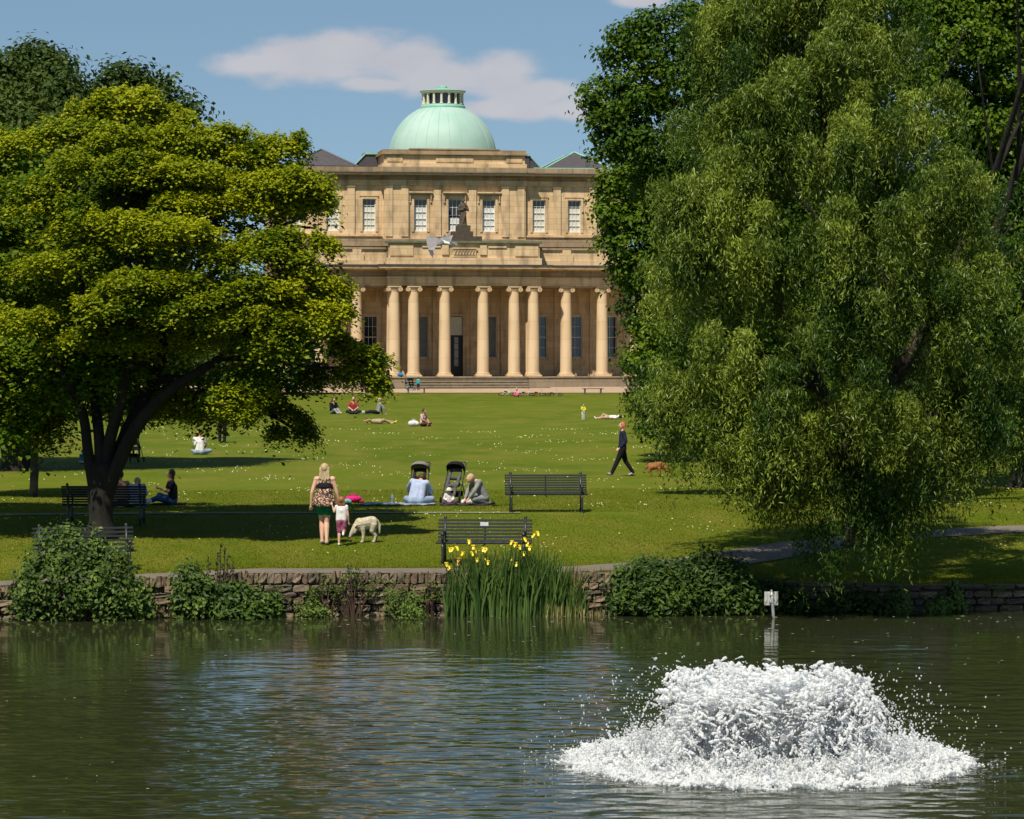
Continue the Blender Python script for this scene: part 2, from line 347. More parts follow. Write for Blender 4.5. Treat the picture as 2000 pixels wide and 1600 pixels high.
# paths
TARM = pm('tarmac_path', (.17,.14,.11), .9, (.13,.11,.085), 3, .4, 40)
GRAV = pm('pink_gravel', (.42,.30,.20), .95, (.36,.25,.17), 1.2, .5, 30)
EDGE = pm('pale_path', (.17,.17,.09), .9, (.12,.14,.05), 2, .3)
def strip(name, pts, wd, m, label, lift=.018, n=160):
    pts = np.array(pts, float); tt = np.linspace(0,1,len(pts)); q = np.linspace(0,1,n)
    x = np.interp(q, tt, pts[:,0]); y = np.interp(q, tt, pts[:,1])
    for _ in range(6): x[1:-1] = (x[:-2]+x[1:-1]*2+x[2:])/4; y[1:-1] = (y[:-2]+y[1:-1]*2+y[2:])/4
    dx = np.gradient(x); dy = np.gradient(y); l = np.hypot(dx,dy); nxx, nyy = -dy/l, dx/l; V = []
    for f in (-.5,-.25,0,.25,.5):
        X = x+nxx*wd*f; Y = np.maximum(y+nyy*wd*f, dwall(x)+.1); V.append(np.stack([X,Y,gz(X,Y)+lift],1))
    V = np.concatenate(V); Fc = [ (j*n+i, j*n+i+1, (j+1)*n+i+1, (j+1)*n+i) for j in range(4) for i in range(n-1)]
    o = link(name, new_mesh(name, V, Fc, [m], True)); return tag(o, label, kind='structure')
strip('lakeside_path', [(-34,56.3),(-14,58.1),(-10,58.7),(-8,58.95),(-6,59.1),(-3,59.4),(-1,59.6),(.6,59.9),(1.7,60.5),(3.2,61.9),(4.4,63.2),(6,64.8),(7.5,66.3),(9,67.3),(11,68.4),(14,69.4),(20,71)], 1.35, TARM, 'pale tarmac path beside the lake wall', n=260)
strip('lawn_path', [(-30,69.2),(-16,71.2),(-10,72.2),(-6,72.4),(-3,72.45),(.2,72.5)], .42, EDGE, 'narrow pale path crossing the lawn')
gx = np.linspace(-90,90,61); gy = np.linspace(214,232,10); A, B = np.meshgrid(gx, gy)
i = (np.arange(9)[:,None]*61+np.arange(60)[None]).ravel()
fo = link('gravel_forecourt', new_mesh('gravel_forecourt', np.stack([A,B,gz(A,B)+.05],-1).reshape(-1,3), np.stack([i,i+1,i+62,i+61],1), [GRAV], True)); tag(fo, 'pinkish gravel forecourt before the hall', kind='structure')

# ------------------------------------------------------------------ retaining wall with its stones
RUB = [pm('rubble_stone_a',(.20,.145,.095),.9,(.11,.085,.055),6,.7,18), pm('rubble_stone_b',(.15,.115,.08),.9,(.08,.065,.045),6,.7,18), pm('rubble_stone_c',(.26,.185,.115),.9,(.15,.11,.07),5,.7,16), pm('rubble_stone_d',(.18,.11,.07),.9,(.10,.07,.045),5,.7,16)]
MORT = pm('wall_mortar', (.075,.06,.042), .95, (.045,.045,.025), 3, .6, 20)
wall = thing('retaining_wall', 'low rubble stone wall holding the lawn above the lake', 'wall', (0,58.8,0))
xw = np.linspace(-30,30,61); V = []
for x in xw:
    d = float(dwall(x))-58.8; tz = float(twall(x))-.06
    V += [(x,d+.06,-1.2),(x,d+.06,tz),(x,d+.40,tz),(x,d+.40,-1.2)]
Fc = [(4*i+j, 4*i+4+j, 4*i+4+(j+1)%4, 4*i+(j+1)%4) for i in range(60) for j in range(4)]
new = link('backing', new_mesh('backing', V, Fc, [MORT]), wall)
def stone_mesh(seed, sx, sy, sz, sub=1):
    r = np.random.default_rng(seed); mb = MB(); mb.box(-sx/2,sx/2,-sy/2,sy/2,-sz/2,sz/2); me = mb.mesh('stone', RUB[seed%4])
    b = bmesh.new(); b.from_mesh(me); bmesh.ops.subdivide_edges(b, edges=b.edges[:], cuts=1, use_grid_fill=True)
    for v in b.verts:
        c = v.co; k = abs(c.x/sx*2)+abs(c.y/sy*2)+abs(c.z/sz*2)
        f = 1 - .09*max(0,k-1.5); v.co = Vector((c.x*f + r.normal()*sx*.03, c.y*f + r.normal()*sy*.06, c.z*f + r.normal()*sz*.05))
    b.to_mesh(me); b.free(); return me
smesh = [stone_mesh(k, 1,1,1) for k in range(12)]
rs = np.random.default_rng(21); nst = 0; smal = []
x0, x1 = -10.6, 10.9
tops = []
zc = -.05; rows = []
while zc < .75:
    hgt = rs.uniform(.085,.15); rows.append((zc,hgt)); zc += hgt+.012
for (z, hgt) in rows:
    x = x0 + rs.uniform(0,.2)
    while x < x1:
        big = rs.random() < .12
        wd = rs.uniform(.16,.5)*(1.4 if big else 1); cx = x+wd/2; x += wd+.016
        tz = float(twall(cx)); cock = cx < 2.6
        lim = tz - (.17 if cock else .05)
        if z + hgt*.5 > lim: continue
        d = float(dwall(cx))-58.8
        smal.append((cx, d+rs.uniform(-.015,.03)+.02, z+hgt/2, wd, .26, hgt*rs.uniform(.85,1), rs.normal()*.03))
def put(nm, it, k):
    o = link(nm, smesh[k], wall); o.location = it[:3]; o.scale = it[3:6]; o.rotation_euler = (0, it[6], rs.normal()*.04)
order = sorted(range(len(smal)), key=lambda i: -smal[i][3]*smal[i][5])
def join_stones(items, nm):
    mb = MB()
    for it in items:
        k = rs.integers(12); me = smesh[k]; co = np.array([v.co[:] for v in me.vertices])*np.array(it[3:6])
        ca, sa = math.cos(it[6]), math.sin(it[6]); co = np.stack([co[:,0]*ca+co[:,2]*sa, co[:,1], -co[:,0]*sa+co[:,2]*ca],1)
        mb.add(co+np.array(it[:3]), [tuple(p.vertices) for p in me.polygons], int(k%4))
    o = mb.build(nm, RUB, wall); o['kind'] = 'stuff'
for q, i in enumerate(order[:300]): put('stone', smal[i], int(rs.integers(12)))
if len(order) > 300: join_stones([smal[i] for i in order[300:]], 'small_stones')
cs = []
x = x0
while x < 2.7:
    wd = rs.uniform(.07,.15); cx = x+wd/2; x += wd+.006; tz = float(twall(cx)); d = float(dwall(cx))-58.8; hh = rs.uniform(.15,.24)
    cs.append((cx, d+.12+rs.normal()*.02, tz-.09+hh*.5-.06, wd, .3, hh, rs.normal()*.16))
for it in cs[:300]: put('coping_stone', it, int(rs.integers(12)))
x = 2.7
while x < x1:
    wd = rs.uniform(.35,.8); cx = x+wd/2; x += wd+.012; tz = float(twall(cx)); d = float(dwall(cx))-58.8
    put('cap_stone', (cx, d+.12, tz-.02, wd, .36, .07, rs.normal()*.01), int(rs.integers(12)))

# ------------------------------------------------------------------ the hall
ZB = 2.77; BX, BY = -3.51, 224.0
hall = thing('columned_hall', 'large honey stone hall with green copper dome and a long row of columns', 'building', (BX,BY,ZB), R(9))
def zF(y): return 4.9+(700-y)/26.8-ZB
def zU(y): return 4.9+(700-y)/26.2-ZB
def pbuild(name, mb, m, **k): return mb.build(name, m, hall, **k)
def holes_wall(mb, u0,u1,v0,v1,z0,z1, hs):
    hs = sorted(hs); x = u0
    for (c,wd,a,b) in hs:
        mb.box(x, c-wd/2, v0,v1,z0,z1); mb.box(c-wd/2,c+wd/2,v0,v1,z0,a); mb.box(c-wd/2,c+wd/2,v0,v1,b,z1); x = c+wd/2
    mb.box(x,u1,v0,v1,z0,z1)
# podium and steps
pod = MB(); pod.box(-13.9,13.9,.3,4.3,-.4,.72); pod.box(-5.95,5.95,-.55,.3,-.4,.72)
for s in (-1,1): pod.box(min(s*4.55,s*5.95),max(s*4.55,s*5.95),-1.75,-.55,-.4,.72)
pbuild('podium', pod, STONE_GR)
st = MB(); st.box(-14,14,.22,4.3,.72,.80); st.box(-6.02,6.02,-.62,.22,.72,.80)
for s in (-1,1): st.box(min(s*4.5,s*6.02),max(s*4.5,s*6.02),-1.82,-.62,.72,.80)
pbuild('podium_capping', st, STONE_DK)
for k in range(4):
    b = MB(); b.box(-4.54,4.54,-.62-.36*(k+1),-.62-.36*k,-.3,.60-.19*k); b.box(-4.54,4.54,-.66-.36*(k+1),-.62-.36*k,.60-.19*k,.64-.19*k); pbuild('step', b, STONE_GR)
# columns
def col_parts():
    sh = MB(); pr = [(.44,.28),(.435,1.0),(.43,2.2),(.415,3.6),(.395,4.9),(.37,6.0),(.365,6.22)]; sh.lathe(pr, 28)
    bs = MB(); bs.box(-.56,.56,-.56,.56,0,.12); bs.lathe([(.54,.12),(.56,.15),(.54,.19),(.48,.21),(.46,.235),(.50,.25),(.49,.28),(.43,.29)],28)
    cp = MB(); cp.lathe([(.365,6.20),(.39,6.22),(.38,6.25),(.43,6.33),(.45,6.38)],28); cp.box(-.50,.50,-.42,.42,6.50,6.58); cp.box(-.47,.47,-.39,.39,6.58,6.62)
    cp.box(-.44,.44,-.34,.34,6.40,6.50)
    for s in (-1,1):
        cp.tube([(s*.44,-.40,6.33),(s*.44,-.36,6.33),(s*.44,0,6.33),(s*.44,.36,6.33),(s*.44,.40,6.33)],[.17,.165,.12,.165,.17],20)
        P = [(s*.44 + s*(.16-.12*q)*math.cos(q*9-1.57)*1.0, -.41, 6.33-(.16-.12*q)*math.sin(q*9-1.57)) for q in np.linspace(0,1,30)]
        cp.tube(P, .020, 6)
        cp.ell((s*.44,-.41,6.33),(.03,.02,.03),8,6)
    return sh.mesh('shaft', STONE_COL, True), bs.mesh('base', STONE_COL, False), cp.mesh('capital', STONE_COL, False)
cm = col_parts()
colpos = [(u,0) for u in (-5.13,-3.70,-1.41,1.41,3.70,5.13)] + [(u,1.08) for u in (-13.0,-10.45,-7.75,-5.13,5.13,7.75,10.45,13.0)]
for (u,v) in colpos:
    c = link('column', cm[0], hall); c.location = (u,v,.80); 
    for nm, me in (('base',cm[1]),('capital',cm[2])): link(nm, me, c)
    c.rotation_euler = (0,0,0)
# entablature of the colonnade
T0 = 7.42
def band(name, z0, z1, pr, m, bay=True, inner=True):
    b = MB(); b.box(-13.5-pr,13.5+pr,.60-pr,4.6,z0,z1)
    b.box(-5.62-pr,5.62+pr,-.42-pr,.60-pr,z0,z1); return pbuild(name, b, m)
band('architrave', T0, zF(545), 0, STONE); band('architrave_fillet', zF(545), zF(541), .07, STONE)
band('frieze', zF(541), zF(528), -.02, STONE_DK); band('cornice_bed', zF(528), zF(525), .18, STONE); band('cornice', zF(525), zF(521), .72, STONE); band('cornice_gutter', zF(521), zF(517.5), .78, GUTTER)  # frieze stone coloured darker to deepen the shadow under the cornice
# parapets
zp = zF(517.5)
pa = MB(); pa.box(-5.55,5.55,-.25,.35,zp,zF(475)); pa.box(-5.7,5.7,-.40,-.25,zp,zF(504)); pbuild('parapet', pa, STONE)
pa = MB(); pa.box(-5.75,5.75,-.45,.5,zF(475),zF(471)); pbuild('parapet_coping', pa, pm('mossy_coping',(.16,.16,.10),.9,(.10,.12,.06),3))
for s in (-1,1):
    for (a,b,c,d) in ((3.75,5.45,479,500),(1.75,3.1,481,484)):
        q = MB(); q.box(min(s*a,s*b),max(s*a,s*b),-.33,-.25,zF(d),zF(c)); pbuild('parapet_panel', q, STONE)
    q = MB(); q.box(min(s*1.15,s*1.65),max(s*1.15,s*1.65),-.36,-.25,zF(498),zF(478)); pbuild('parapet_block', q, STONE)
    pa = MB(); a0,a1 = sorted((s*5.55,s*13.45)); pa.box(a0,a1,.85,1.35,zp,zF(487)); a0,a1 = sorted((s*5.75,s*13.5)); pa.box(a0,a1,.7,.85,zp,zF(509)); pbuild('parapet', pa, STONE)
    pa = MB(); a0,a1 = sorted((s*5.56,s*13.55)); pa.box(a0,a1,.72,1.5,zF(487),zF(483)); pbuild('parapet_coping', pa, STONE_DK)
    for u in (7.75,10.45,13.0):
        q = MB(); q.box(s*u-.5,s*u+.5,.72,.85,zF(509),zF(495)); q.box(s*u-.32,s*u+.32,.72,.85,zF(495),zF(487)); pbuild('parapet_block', q, STONE)
q = MB(); q.box(-.85,.85,-.36,-.25,zF(503),zF(485.5)); q.box(-.95,.95,-.42,-.36,zF(486.5),zF(484)); q.box(-.95,.95,-.42,-.36,zF(503),zF(501.5)); tab = pbuild('carved_tablet', q, STONE)
q = MB()
for k in range(7):
    u = -.66+.22*k
    for (a,b) in (((u-.08,zF(499)),(u+.08,zF(489))),((u+.08,zF(499)),(u-.08,zF(489)))): q.tube([(a[0],-.385,a[1]),(b[0],-.385,b[1])],.028,5)
q.box(-.8,.8,-.395,-.37,zF(500.5),zF(499.6)); q.build('carving', STONE_DK, tab)
# porch wall
dh = [(u,1.04,2.13,5.27) for u in (-11.65,-9.0,-6.35,-2.57,2.57,6.35,9.0,11.65)] + [(0,1.06,.80,5.27)]
pw = MB(); holes_wall(pw,-13.6,13.6,4.2,4.6,.7,T0,dh); pbuild('porch_wall', pw, STONE)
for u in (-13,-10.45,-7.75,-5.13,-3.7,-1.41,1.41,3.7,5.13,7.75,10.45,13):
    q = MB(); q.box(u-.34,u+.34,4.08,4.2,.80,T0); pbuild('porch_pilaster', q, STONE)
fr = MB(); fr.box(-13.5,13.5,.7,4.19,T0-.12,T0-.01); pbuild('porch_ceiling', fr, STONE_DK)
def window(u, v, wd, z0, z1, cols_, rows_, glass, frm, blind=None, bars_m=None, surround=True):
    q = MB(); a = wd/2; t_ = .06
    q.box(u-a,u-a+t_,v+.06,v+.16,z0,z1); q.box(u+a-t_,u+a,v+.06,v+.16,z0,z1); q.box(u-a+t_,u+a-t_,v+.06,v+.16,z1-t_,z1); q.box(u-a+t_,u+a-t_,v+.04,v+.16,z0,z0+.1)
    f = pbuild('window', q, frm)
    g = MB(); g.box(u-a+t_,u+a-t_,v+.17,v+.19,z0,z1); g.build('pane', glass, f)
    zm = (z0+z1)/2
    b = MB()
    for k in range(1,cols_): x = u-a+t_+(wd-2*t_)*k/cols_; b.box(x-.014,x+.014,v+.10,v+.15,z0+.1,z1-t_)
    if b.V: b.build("glazing_bar", bars_m or frm, f)
    for k in range(1,rows_):
        z = z0+(z1-z0)*k/rows_; h_ = .03 if (k*2==rows_ or (rows_%2 and k==rows_//2)) else .014
        c = MB(); c.box(u-a+t_,u+a-t_,v+.09,v+.155,z-h_,z+h_); c.build('glazing_bar', bars_m or frm, f)
    if blind: 
        bb = MB(); bb.box(u-a+t_,u+a-t_,v+.155,v+.168,blind[0],blind[1]); bb.build('blind', blind[2], f)
    return f
for u in (-11.65,-9.0,-6.35,6.35,9.0,11.65): window(u,4.3,1.04,2.13,5.27,2 if u<-9.5 else 3 if u<0 else 2,4,GLASS,WHITEP)
for u in (-2.57,2.57): window(u,4.25,1.04,2.13,5.27,1,1,pm('shutter_grey',(.20,.21,.20),.6),CREAM)
for (u,wd,a,b) in dh:
    q = MB(); q.box(u-wd/2-.16,u-wd/2-.002,4.12,4.2,a-.02,b+.16); q.box(u+wd/2+.002,u+wd/2+.16,4.12,4.2,a-.02,b+.16); q.box(u-wd/2,u+wd/2,4.12,4.2,b+.002,b+.16)
    if a > 1: q.box(u-wd/2-.2,u+wd/2+.2,4.04,4.2,a-.14,a-.02)
    pbuild('window_surround' if a>1 else 'door_surround', q, STONE)
q = MB(); q.box(-.53,.53,4.36,4.42,.80,3.85); door = pbuild('door', q, DOORB)
q = MB(); q.box(-.10,.20,4.335,4.36,1.55,3.7); q.build('door_glass', pm('pale_door_glass',(.36,.36,.33),.3), door)  # plain pale grey pane set into the black door
for z in (2.1,2.75,3.25):
    q = MB(); q.box(-.10,.20,4.325,4.335,z-.02,z+.02); q.build('glazing_bar', DOORB, door)
q = MB(); q.box(-.50,.50,4.36,4.40,3.95,5.22); pbuild('transom_panel', q, CREAM)
q = MB(); q.box(-.53,.53,4.33,4.45,3.85,3.95); pbuild('transom_rail', q, CREAM)
# body behind and upper storey
VU = 5.0
up = MB(); wu = [(u,.98,zU(453),zU(390)) for u in (-11.85,-9.08,-6.39,6.39,9.08,11.85)]
holes_wall(up,-13.0,-5.3,VU,VU+.45,zU(482),zU(363),wu[:3]); holes_wall(up,5.3,13.0,VU,VU+.45,zU(482),zU(363),wu[3:])
wc = [(u,.98,zU(453),zU(390)) for u in (-2.57,0,2.57)]
holes_wall(up,-5.3,5.3,VU-.22,VU+.45,zU(482),zU(363),wc); pbuild('upper_wall', up, STONE)
for s in (-1,1):
    q = MB(); a0,a1 = sorted((s*3.45,s*5.3)); q.box(a0,a1,VU-.42,VU-.22,zU(468),zU(363)); pbuild('corner_pier', q, STONE)
q = MB(); q.box(-12.9,12.9,VU+.9,21,8,zU(338)); q.box(-13.6,13.6,4.6,8,0,8.9); pbuild('rear_body', q, STONE)
q = MB(); q.box(-13.5,13.5,1.5,VU+.02,zp-.3,zp+.25); pbuild('portico_roof', q, LEAD)
for (pr,a,b,m,nm) in ((.20,482,468,STONE_DK,'plinth_course'),(.12,463,459.5,STONE,'sill_course'),(0.02,363,355.5,STONE,'upper_architrave'),(.1,355.5,353.5,STONE,'upper_fillet'),(-.02,353.5,343.5,STONE_DK,'upper_frieze'),(.54,343.5,341,STONE,'upper_cornice'),(.60,341,338.5,GUTTER,'upper_gutter'),(.1,338.5,328,STONE_DK,'blocking_course')):  # upper frieze likewise takes darker stone as painted cornice shade
    q = MB(); z0,z1 = zU(a),zU(b)
    for s in (-1,1):
        a0,a1 = sorted((s*(5.3+pr),s*(13.0+pr))); q.box(a0,a1,VU-.12-pr,VU+.5,z0,z1)
        if nm == 'sill_course': pbuild(nm, q, m); q = MB()
    if nm == 'sill_course': continue
    if nm != 'sill_course': q.box(-5.3-pr,5.3+pr,VU-.40-pr,VU+.5,z0,z1)
    if nm in ('upper_gutter','upper_cornice'): q.box(-13.0-pr,13.0+pr,VU+.5,21,z0,z1)
    pbuild(nm, q, m)
    if nm != 'blocking_course' and nm != 'sill_course':
        for s in (-1,1):
            q = MB(); a0,a1 = sorted((s*(3.42-pr),s*(5.34+pr))); q.box(a0,a1,VU-.50-pr,VU-.402-pr,z0,z1); pbuild(nm+'_break', q, m)
for u in (-10.5,-7.75,7.75,10.5): 
    q = MB(); q.box(u-.28,u+.28,VU-.13,VU,zU(463),zU(363)-.003); pl = pbuild('pilaster', q, STONE); q = MB(); q.box(u-.34,u+.34,VU-.19,VU-.13,zU(366.5),zU(364)); q.build('pilaster_capital', STONE, pl)
for u in (-1.32,1.32): 
    q = MB(); q.box(u-.28,u+.28,VU-.34,VU-.22,zU(463),zU(363)-.003); pl = pbuild('pilaster', q, STONE); q = MB(); q.box(u-.34,u+.34,VU-.39,VU-.34,zU(366.5),zU(364)); q.build('pilaster_capital', STONE, pl)
for u in (-4.95,-3.78,3.78,4.95):
    q = MB(); q.box(u-.26,u+.26,VU-.50,VU-.42,zU(463),zU(363)-.003); pl = pbuild('pilaster', q, STONE); q = MB(); q.box(u-.32,u+.32,VU-.56,VU-.50,zU(366.5),zU(364)); q.build('pilaster_capital', STONE, pl)
for (u,wd,a,b) in wu: window(u,VU+.1,wd,a,b,3,5,GLASS,WHITEP,blind=(a+.1,zU(405),BLIND))
for (u,wd,a,b) in wc:
    if u: window(u,VU-.1,wd,a,b,3,5,GLASS,WHITEP,blind=(a+.1,zU(405),LACE))
    else:
        f = window(u,VU-.1,wd,a,b,3,4,GLASS,WHITEP,blind=(a+.1,zU(425),LACE))
        q = MB(); q.box(-.43,-.36,VU-.02,VU+.03,a,zU(422)); q.box(.36,.43,VU-.02,VU+.03,a,zU(422)); q.box(-.36,.36,VU-.02,VU+.03,zU(423),zU(422)+.04); q.box(-.36,.36,VU-.02,VU+.03,a,a+.1); q.build('sash', DOORB, f)
for (u,wd,a,b) in wu+wc:
    v = VU if (abs(u) > 5) else VU-.22
    q = MB(); q.box(u-.66,u-.492,v-.06,v,a-.02,b+.2); q.box(u+.492,u+.66,v-.06,v,a-.02,b+.2); q.box(u-.492,u+.492,v-.06,v,b+.003,b+.2)
    q.box(u-.72,u+.72,v-.1,v,b+.2,b+.26); pbuild('window_surround', q, STONE)
    if abs(u) < 5:
        q = MB(); q.box(u-.9,u+.9,v-.32,v,b+.46,b+.56); q.box(u-.84,u+.84,v-.22,v,b+.38,b+.46); hd = pbuild('window_hood', q, STONE)
        for s in (-1,1):
            q = MB(); q.tube([(u+s*.78,v-.16,b+.38),(u+s*.78,v-.13,b+.15),(u+s*.78,v-.06,b-.2)],[.07,.055,.05],8); q.ell((u+s*.78,v-.06,b-.22),(.08,.07,.08),10,6); q.build('hood_bracket', STONE, hd)
# attic block
at = MB(); at.box(-5.3,5.3,VU-.1,19,zU(328),zU(303)); at.box(-5.42,5.42,VU-.3,VU-.1,zU(337.5),zU(320)); pbuild('attic', at, STONE)
at = MB(); at.box(-5.5,5.5,VU-.32,19.2,zU(303),zU(300)); at.box(-5.38,5.38,VU-.2,19.1,zU(300),zU(293.5)); at.box(-3.4,3.4,VU-.24,VU+.4,zU(293.5),zU(291)); pbuild('attic_coping', at, STONE_DK)
for (a,b,c,d) in ((-1.4,1.4,306,317),(-5.1,-3.9,306,317),(3.9,5.1,306,317)):
    q = MB(); q.box(a,b,VU-.17,VU-.1,zU(d),zU(c)); pbuild('attic_panel', q, STONE)
# dome
DC = (0,11.5,17.55); DR = 4.12
pr = [(DR+.05,-1.0),(DR+.05,-.1),(DR,0)] + [(DR*math.cos(t_),DR*math.sin(t_)*.985) for t_ in np.linspace(.04,R(66.5),22)]
q = MB(); q.lathe(pr,96,DC); dome = pbuild('dome', q, COPPER, smooth=True)
q = MB()
for k in range(28):
    a_ = 2*math.pi*k/28; q.tube([(DC[0]+(DR+.004)*math.cos(t_)*math.cos(a_),DC[1]+(DR+.004)*math.cos(t_)*math.sin(a_),DC[2]+(DR+.004)*math.sin(t_)*.985) for t_ in np.linspace(.02,R(65),14)],.018,4)
o = q.build('roll_seams', COPPER, dome); o['kind'] = 'stuff'
zl = DC[2]+3.72
q = MB(); q.lathe([(1.62,zl-.2),(1.74,zl-.05),(1.74,zl+.1),(1.66,zl+.22),(1.60,zl+.24),(1.60,zl+.26),(0,zl+.26)],48,(0,11.5,0)); lan = pbuild('lantern', q, COPPER2)
for k in range(16):
    a_ = 2*math.pi*(k+.5)/16; q = MB(); cx,cy = 1.5*math.cos(a_),11.5+1.5*math.sin(a_); q.lathe([(.14,zl+.26),(.14,zl+.32),(.10,zl+.34),(.09,zl+1.02),(.13,zl+1.06),(.13,zl+1.1)],10,(cx,cy,0)); q.build('lantern_column', CREAM, lan)
for k in range(16):
    a_ = 2*math.pi*k/16; rot = Matrix.Rotation(a_,3,'Z')
    q = MB(); q.box(-.02,.02,-.24,.24,.26,1.1); V_ = np.concatenate(q.V) @ np.array(rot).T + np.array([1.3*math.cos(a_),11.5+1.3*math.sin(a_),zl]); q.V = [V_]; q.build('lantern_pane', GLASS, lan)
    for d_ in (-.26,.26):
        q = MB(); q.tube([(1.34*math.cos(a_)-d_*math.sin(a_),11.5+1.34*math.sin(a_)+d_*math.cos(a_),zl+.26),(1.34*math.cos(a_)-d_*math.sin(a_),11.5+1.34*math.sin(a_)+d_*math.cos(a_),zl+1.1)],.035,5); q.build('lantern_mullion', CREAM, lan)
q = MB(); q.lathe([(0,zl+1.1),(1.6,zl+1.1),(1.66,zl+1.2),(1.74,zl+1.24),(1.74,zl+1.27)],48,(0,11.5,0)); q.build('lantern_cornice', CREAM, lan)
q = MB(); q.lathe([(1.77,zl+1.27),(1.77,zl+1.31),(1.2,zl+1.42),(.42,zl+1.52),(.34,zl+1.55),(.34,zl+1.66),(.2,zl+1.74),(0,zl+1.76)],48,(0,11.5,0)); q.build('lantern_cap', COPPER2, lan)
# hipped roofs
for (u, rm) in ((-9.5,LEAD),(9.9,COPPER2)):
    q = MB(); b_ = [(u-3.6,7,16.0),(u+3.6,7,16.0),(u+3.6,16,16.0),(u-3.6,16,16.0)]; ap = [(u,9.6,17.9),(u,13.4,17.9)]
    q.add(b_+ap, [(0,1,4),(1,2,5,4),(2,3,5),(3,0,4,5)]); rf = pbuild('hipped_roof', q, SLATE)
    q = MB()
    for (i_,j_) in ((0,4),(1,4),(2,5),(3,5),(4,5)): q.tube([(b_+ap)[i_],(b_+ap)[j_]],.07,6)
    q.build('ridge_flashing', rm, rf)
    q = MB(); q.box(u-3.6,u+3.6,6.8,7.0,16.0,16.52); q.build('eaves_flashing', LEAD if u<0 else COPPER2, rf)
for s in (-1,1):
    q = MB(); a0,a1 = sorted((s*5.25,s*6.25)); q.box(a0,a1,8.6,11,16,17.5); q2 = pbuild('roof_box', q, SLATE)
    q = MB(); q.box(a0-.05,a1+.05,8.5,11,17.5,17.68); q.build('roof_box_cap', COPPER2, q2)
    q = MB(); x_ = a0 if s<0 else a1; q.add([(x_,8.7,17.5),(x_+s*1.3,8.7,16.1),(x_+s*1.3,11,16.1),(x_,11,17.5),(x_,8.7,16.1),(x_,11,16.1)],[(0,1,2,3),(0,4,1),(3,2,5)]); q.build('roof_box_cheek', SLATE, q2)
    q = MB(); q.tube([(x_,8.65,17.55),(x_+s*1.35,8.65,16.15)],.05,5); q.build('ridge_flashing', COPPER2, q2)
# statue on its stepped base
def local(u,v,z): 
    c,s_ = math.cos(R(9)),math.sin(R(9)); return (BX+u*c-v*s_, BY+u*s_+v*c, ZB+z)
stt = thing('statue', 'dark robed stone statue standing on a stepped base above the columns', 'statue', local(0,.45,zF(471)), R(9))
q = MB(); q.box(-1.35,1.35,-.4,.5,0,.36); q.box(-.85,.7,-.38,.5,.36,.72); q.box(-.5,.5,-.35,.4,.72,1.15); q.build('stepped_base', BRONZE, stt)
q = MB(); q.capsule((0,0,1.2),(0,0,2.15),.30,.22); q.capsule((0,0,2.1),(0,0,2.55),.22,.26); q.capsule((-.16,0,2.62),(.16,0,2.62),.11,.11); q.capsule((0,0,2.6),(0,0,2.8),.09,.08); q.ell((0,0,2.93),(.125,.15,.175)); q.ell((0,.03,3.0),(.15,.16,.14))
q.capsule((-.26,0,2.6),(-.38,-.05,2.25),.09,.08); q.capsule((-.38,-.05,2.25),(-.05,-.26,2.3),.08,.06); q.capsule((.26,0,2.6),(.38,-.05,2.25),.09,.08); q.capsule((.38,-.05,2.25),(.08,-.26,2.42),.08,.06)
for k in range(7): a_ = math.pi*(k/6)+math.pi; q.capsule((.25*math.cos(a_),.25*math.sin(a_),1.12),(.16*math.cos(a_),.18*math.sin(a_),2.1),.06,.04)
q.capsule((-.12,-.3,1.15),(.2,-.2,2.1),.07,.06); q.ell((0,-.05,1.15),(.36,.34,.12))
q.fused('figure', BRONZE, stt, .035, 2)
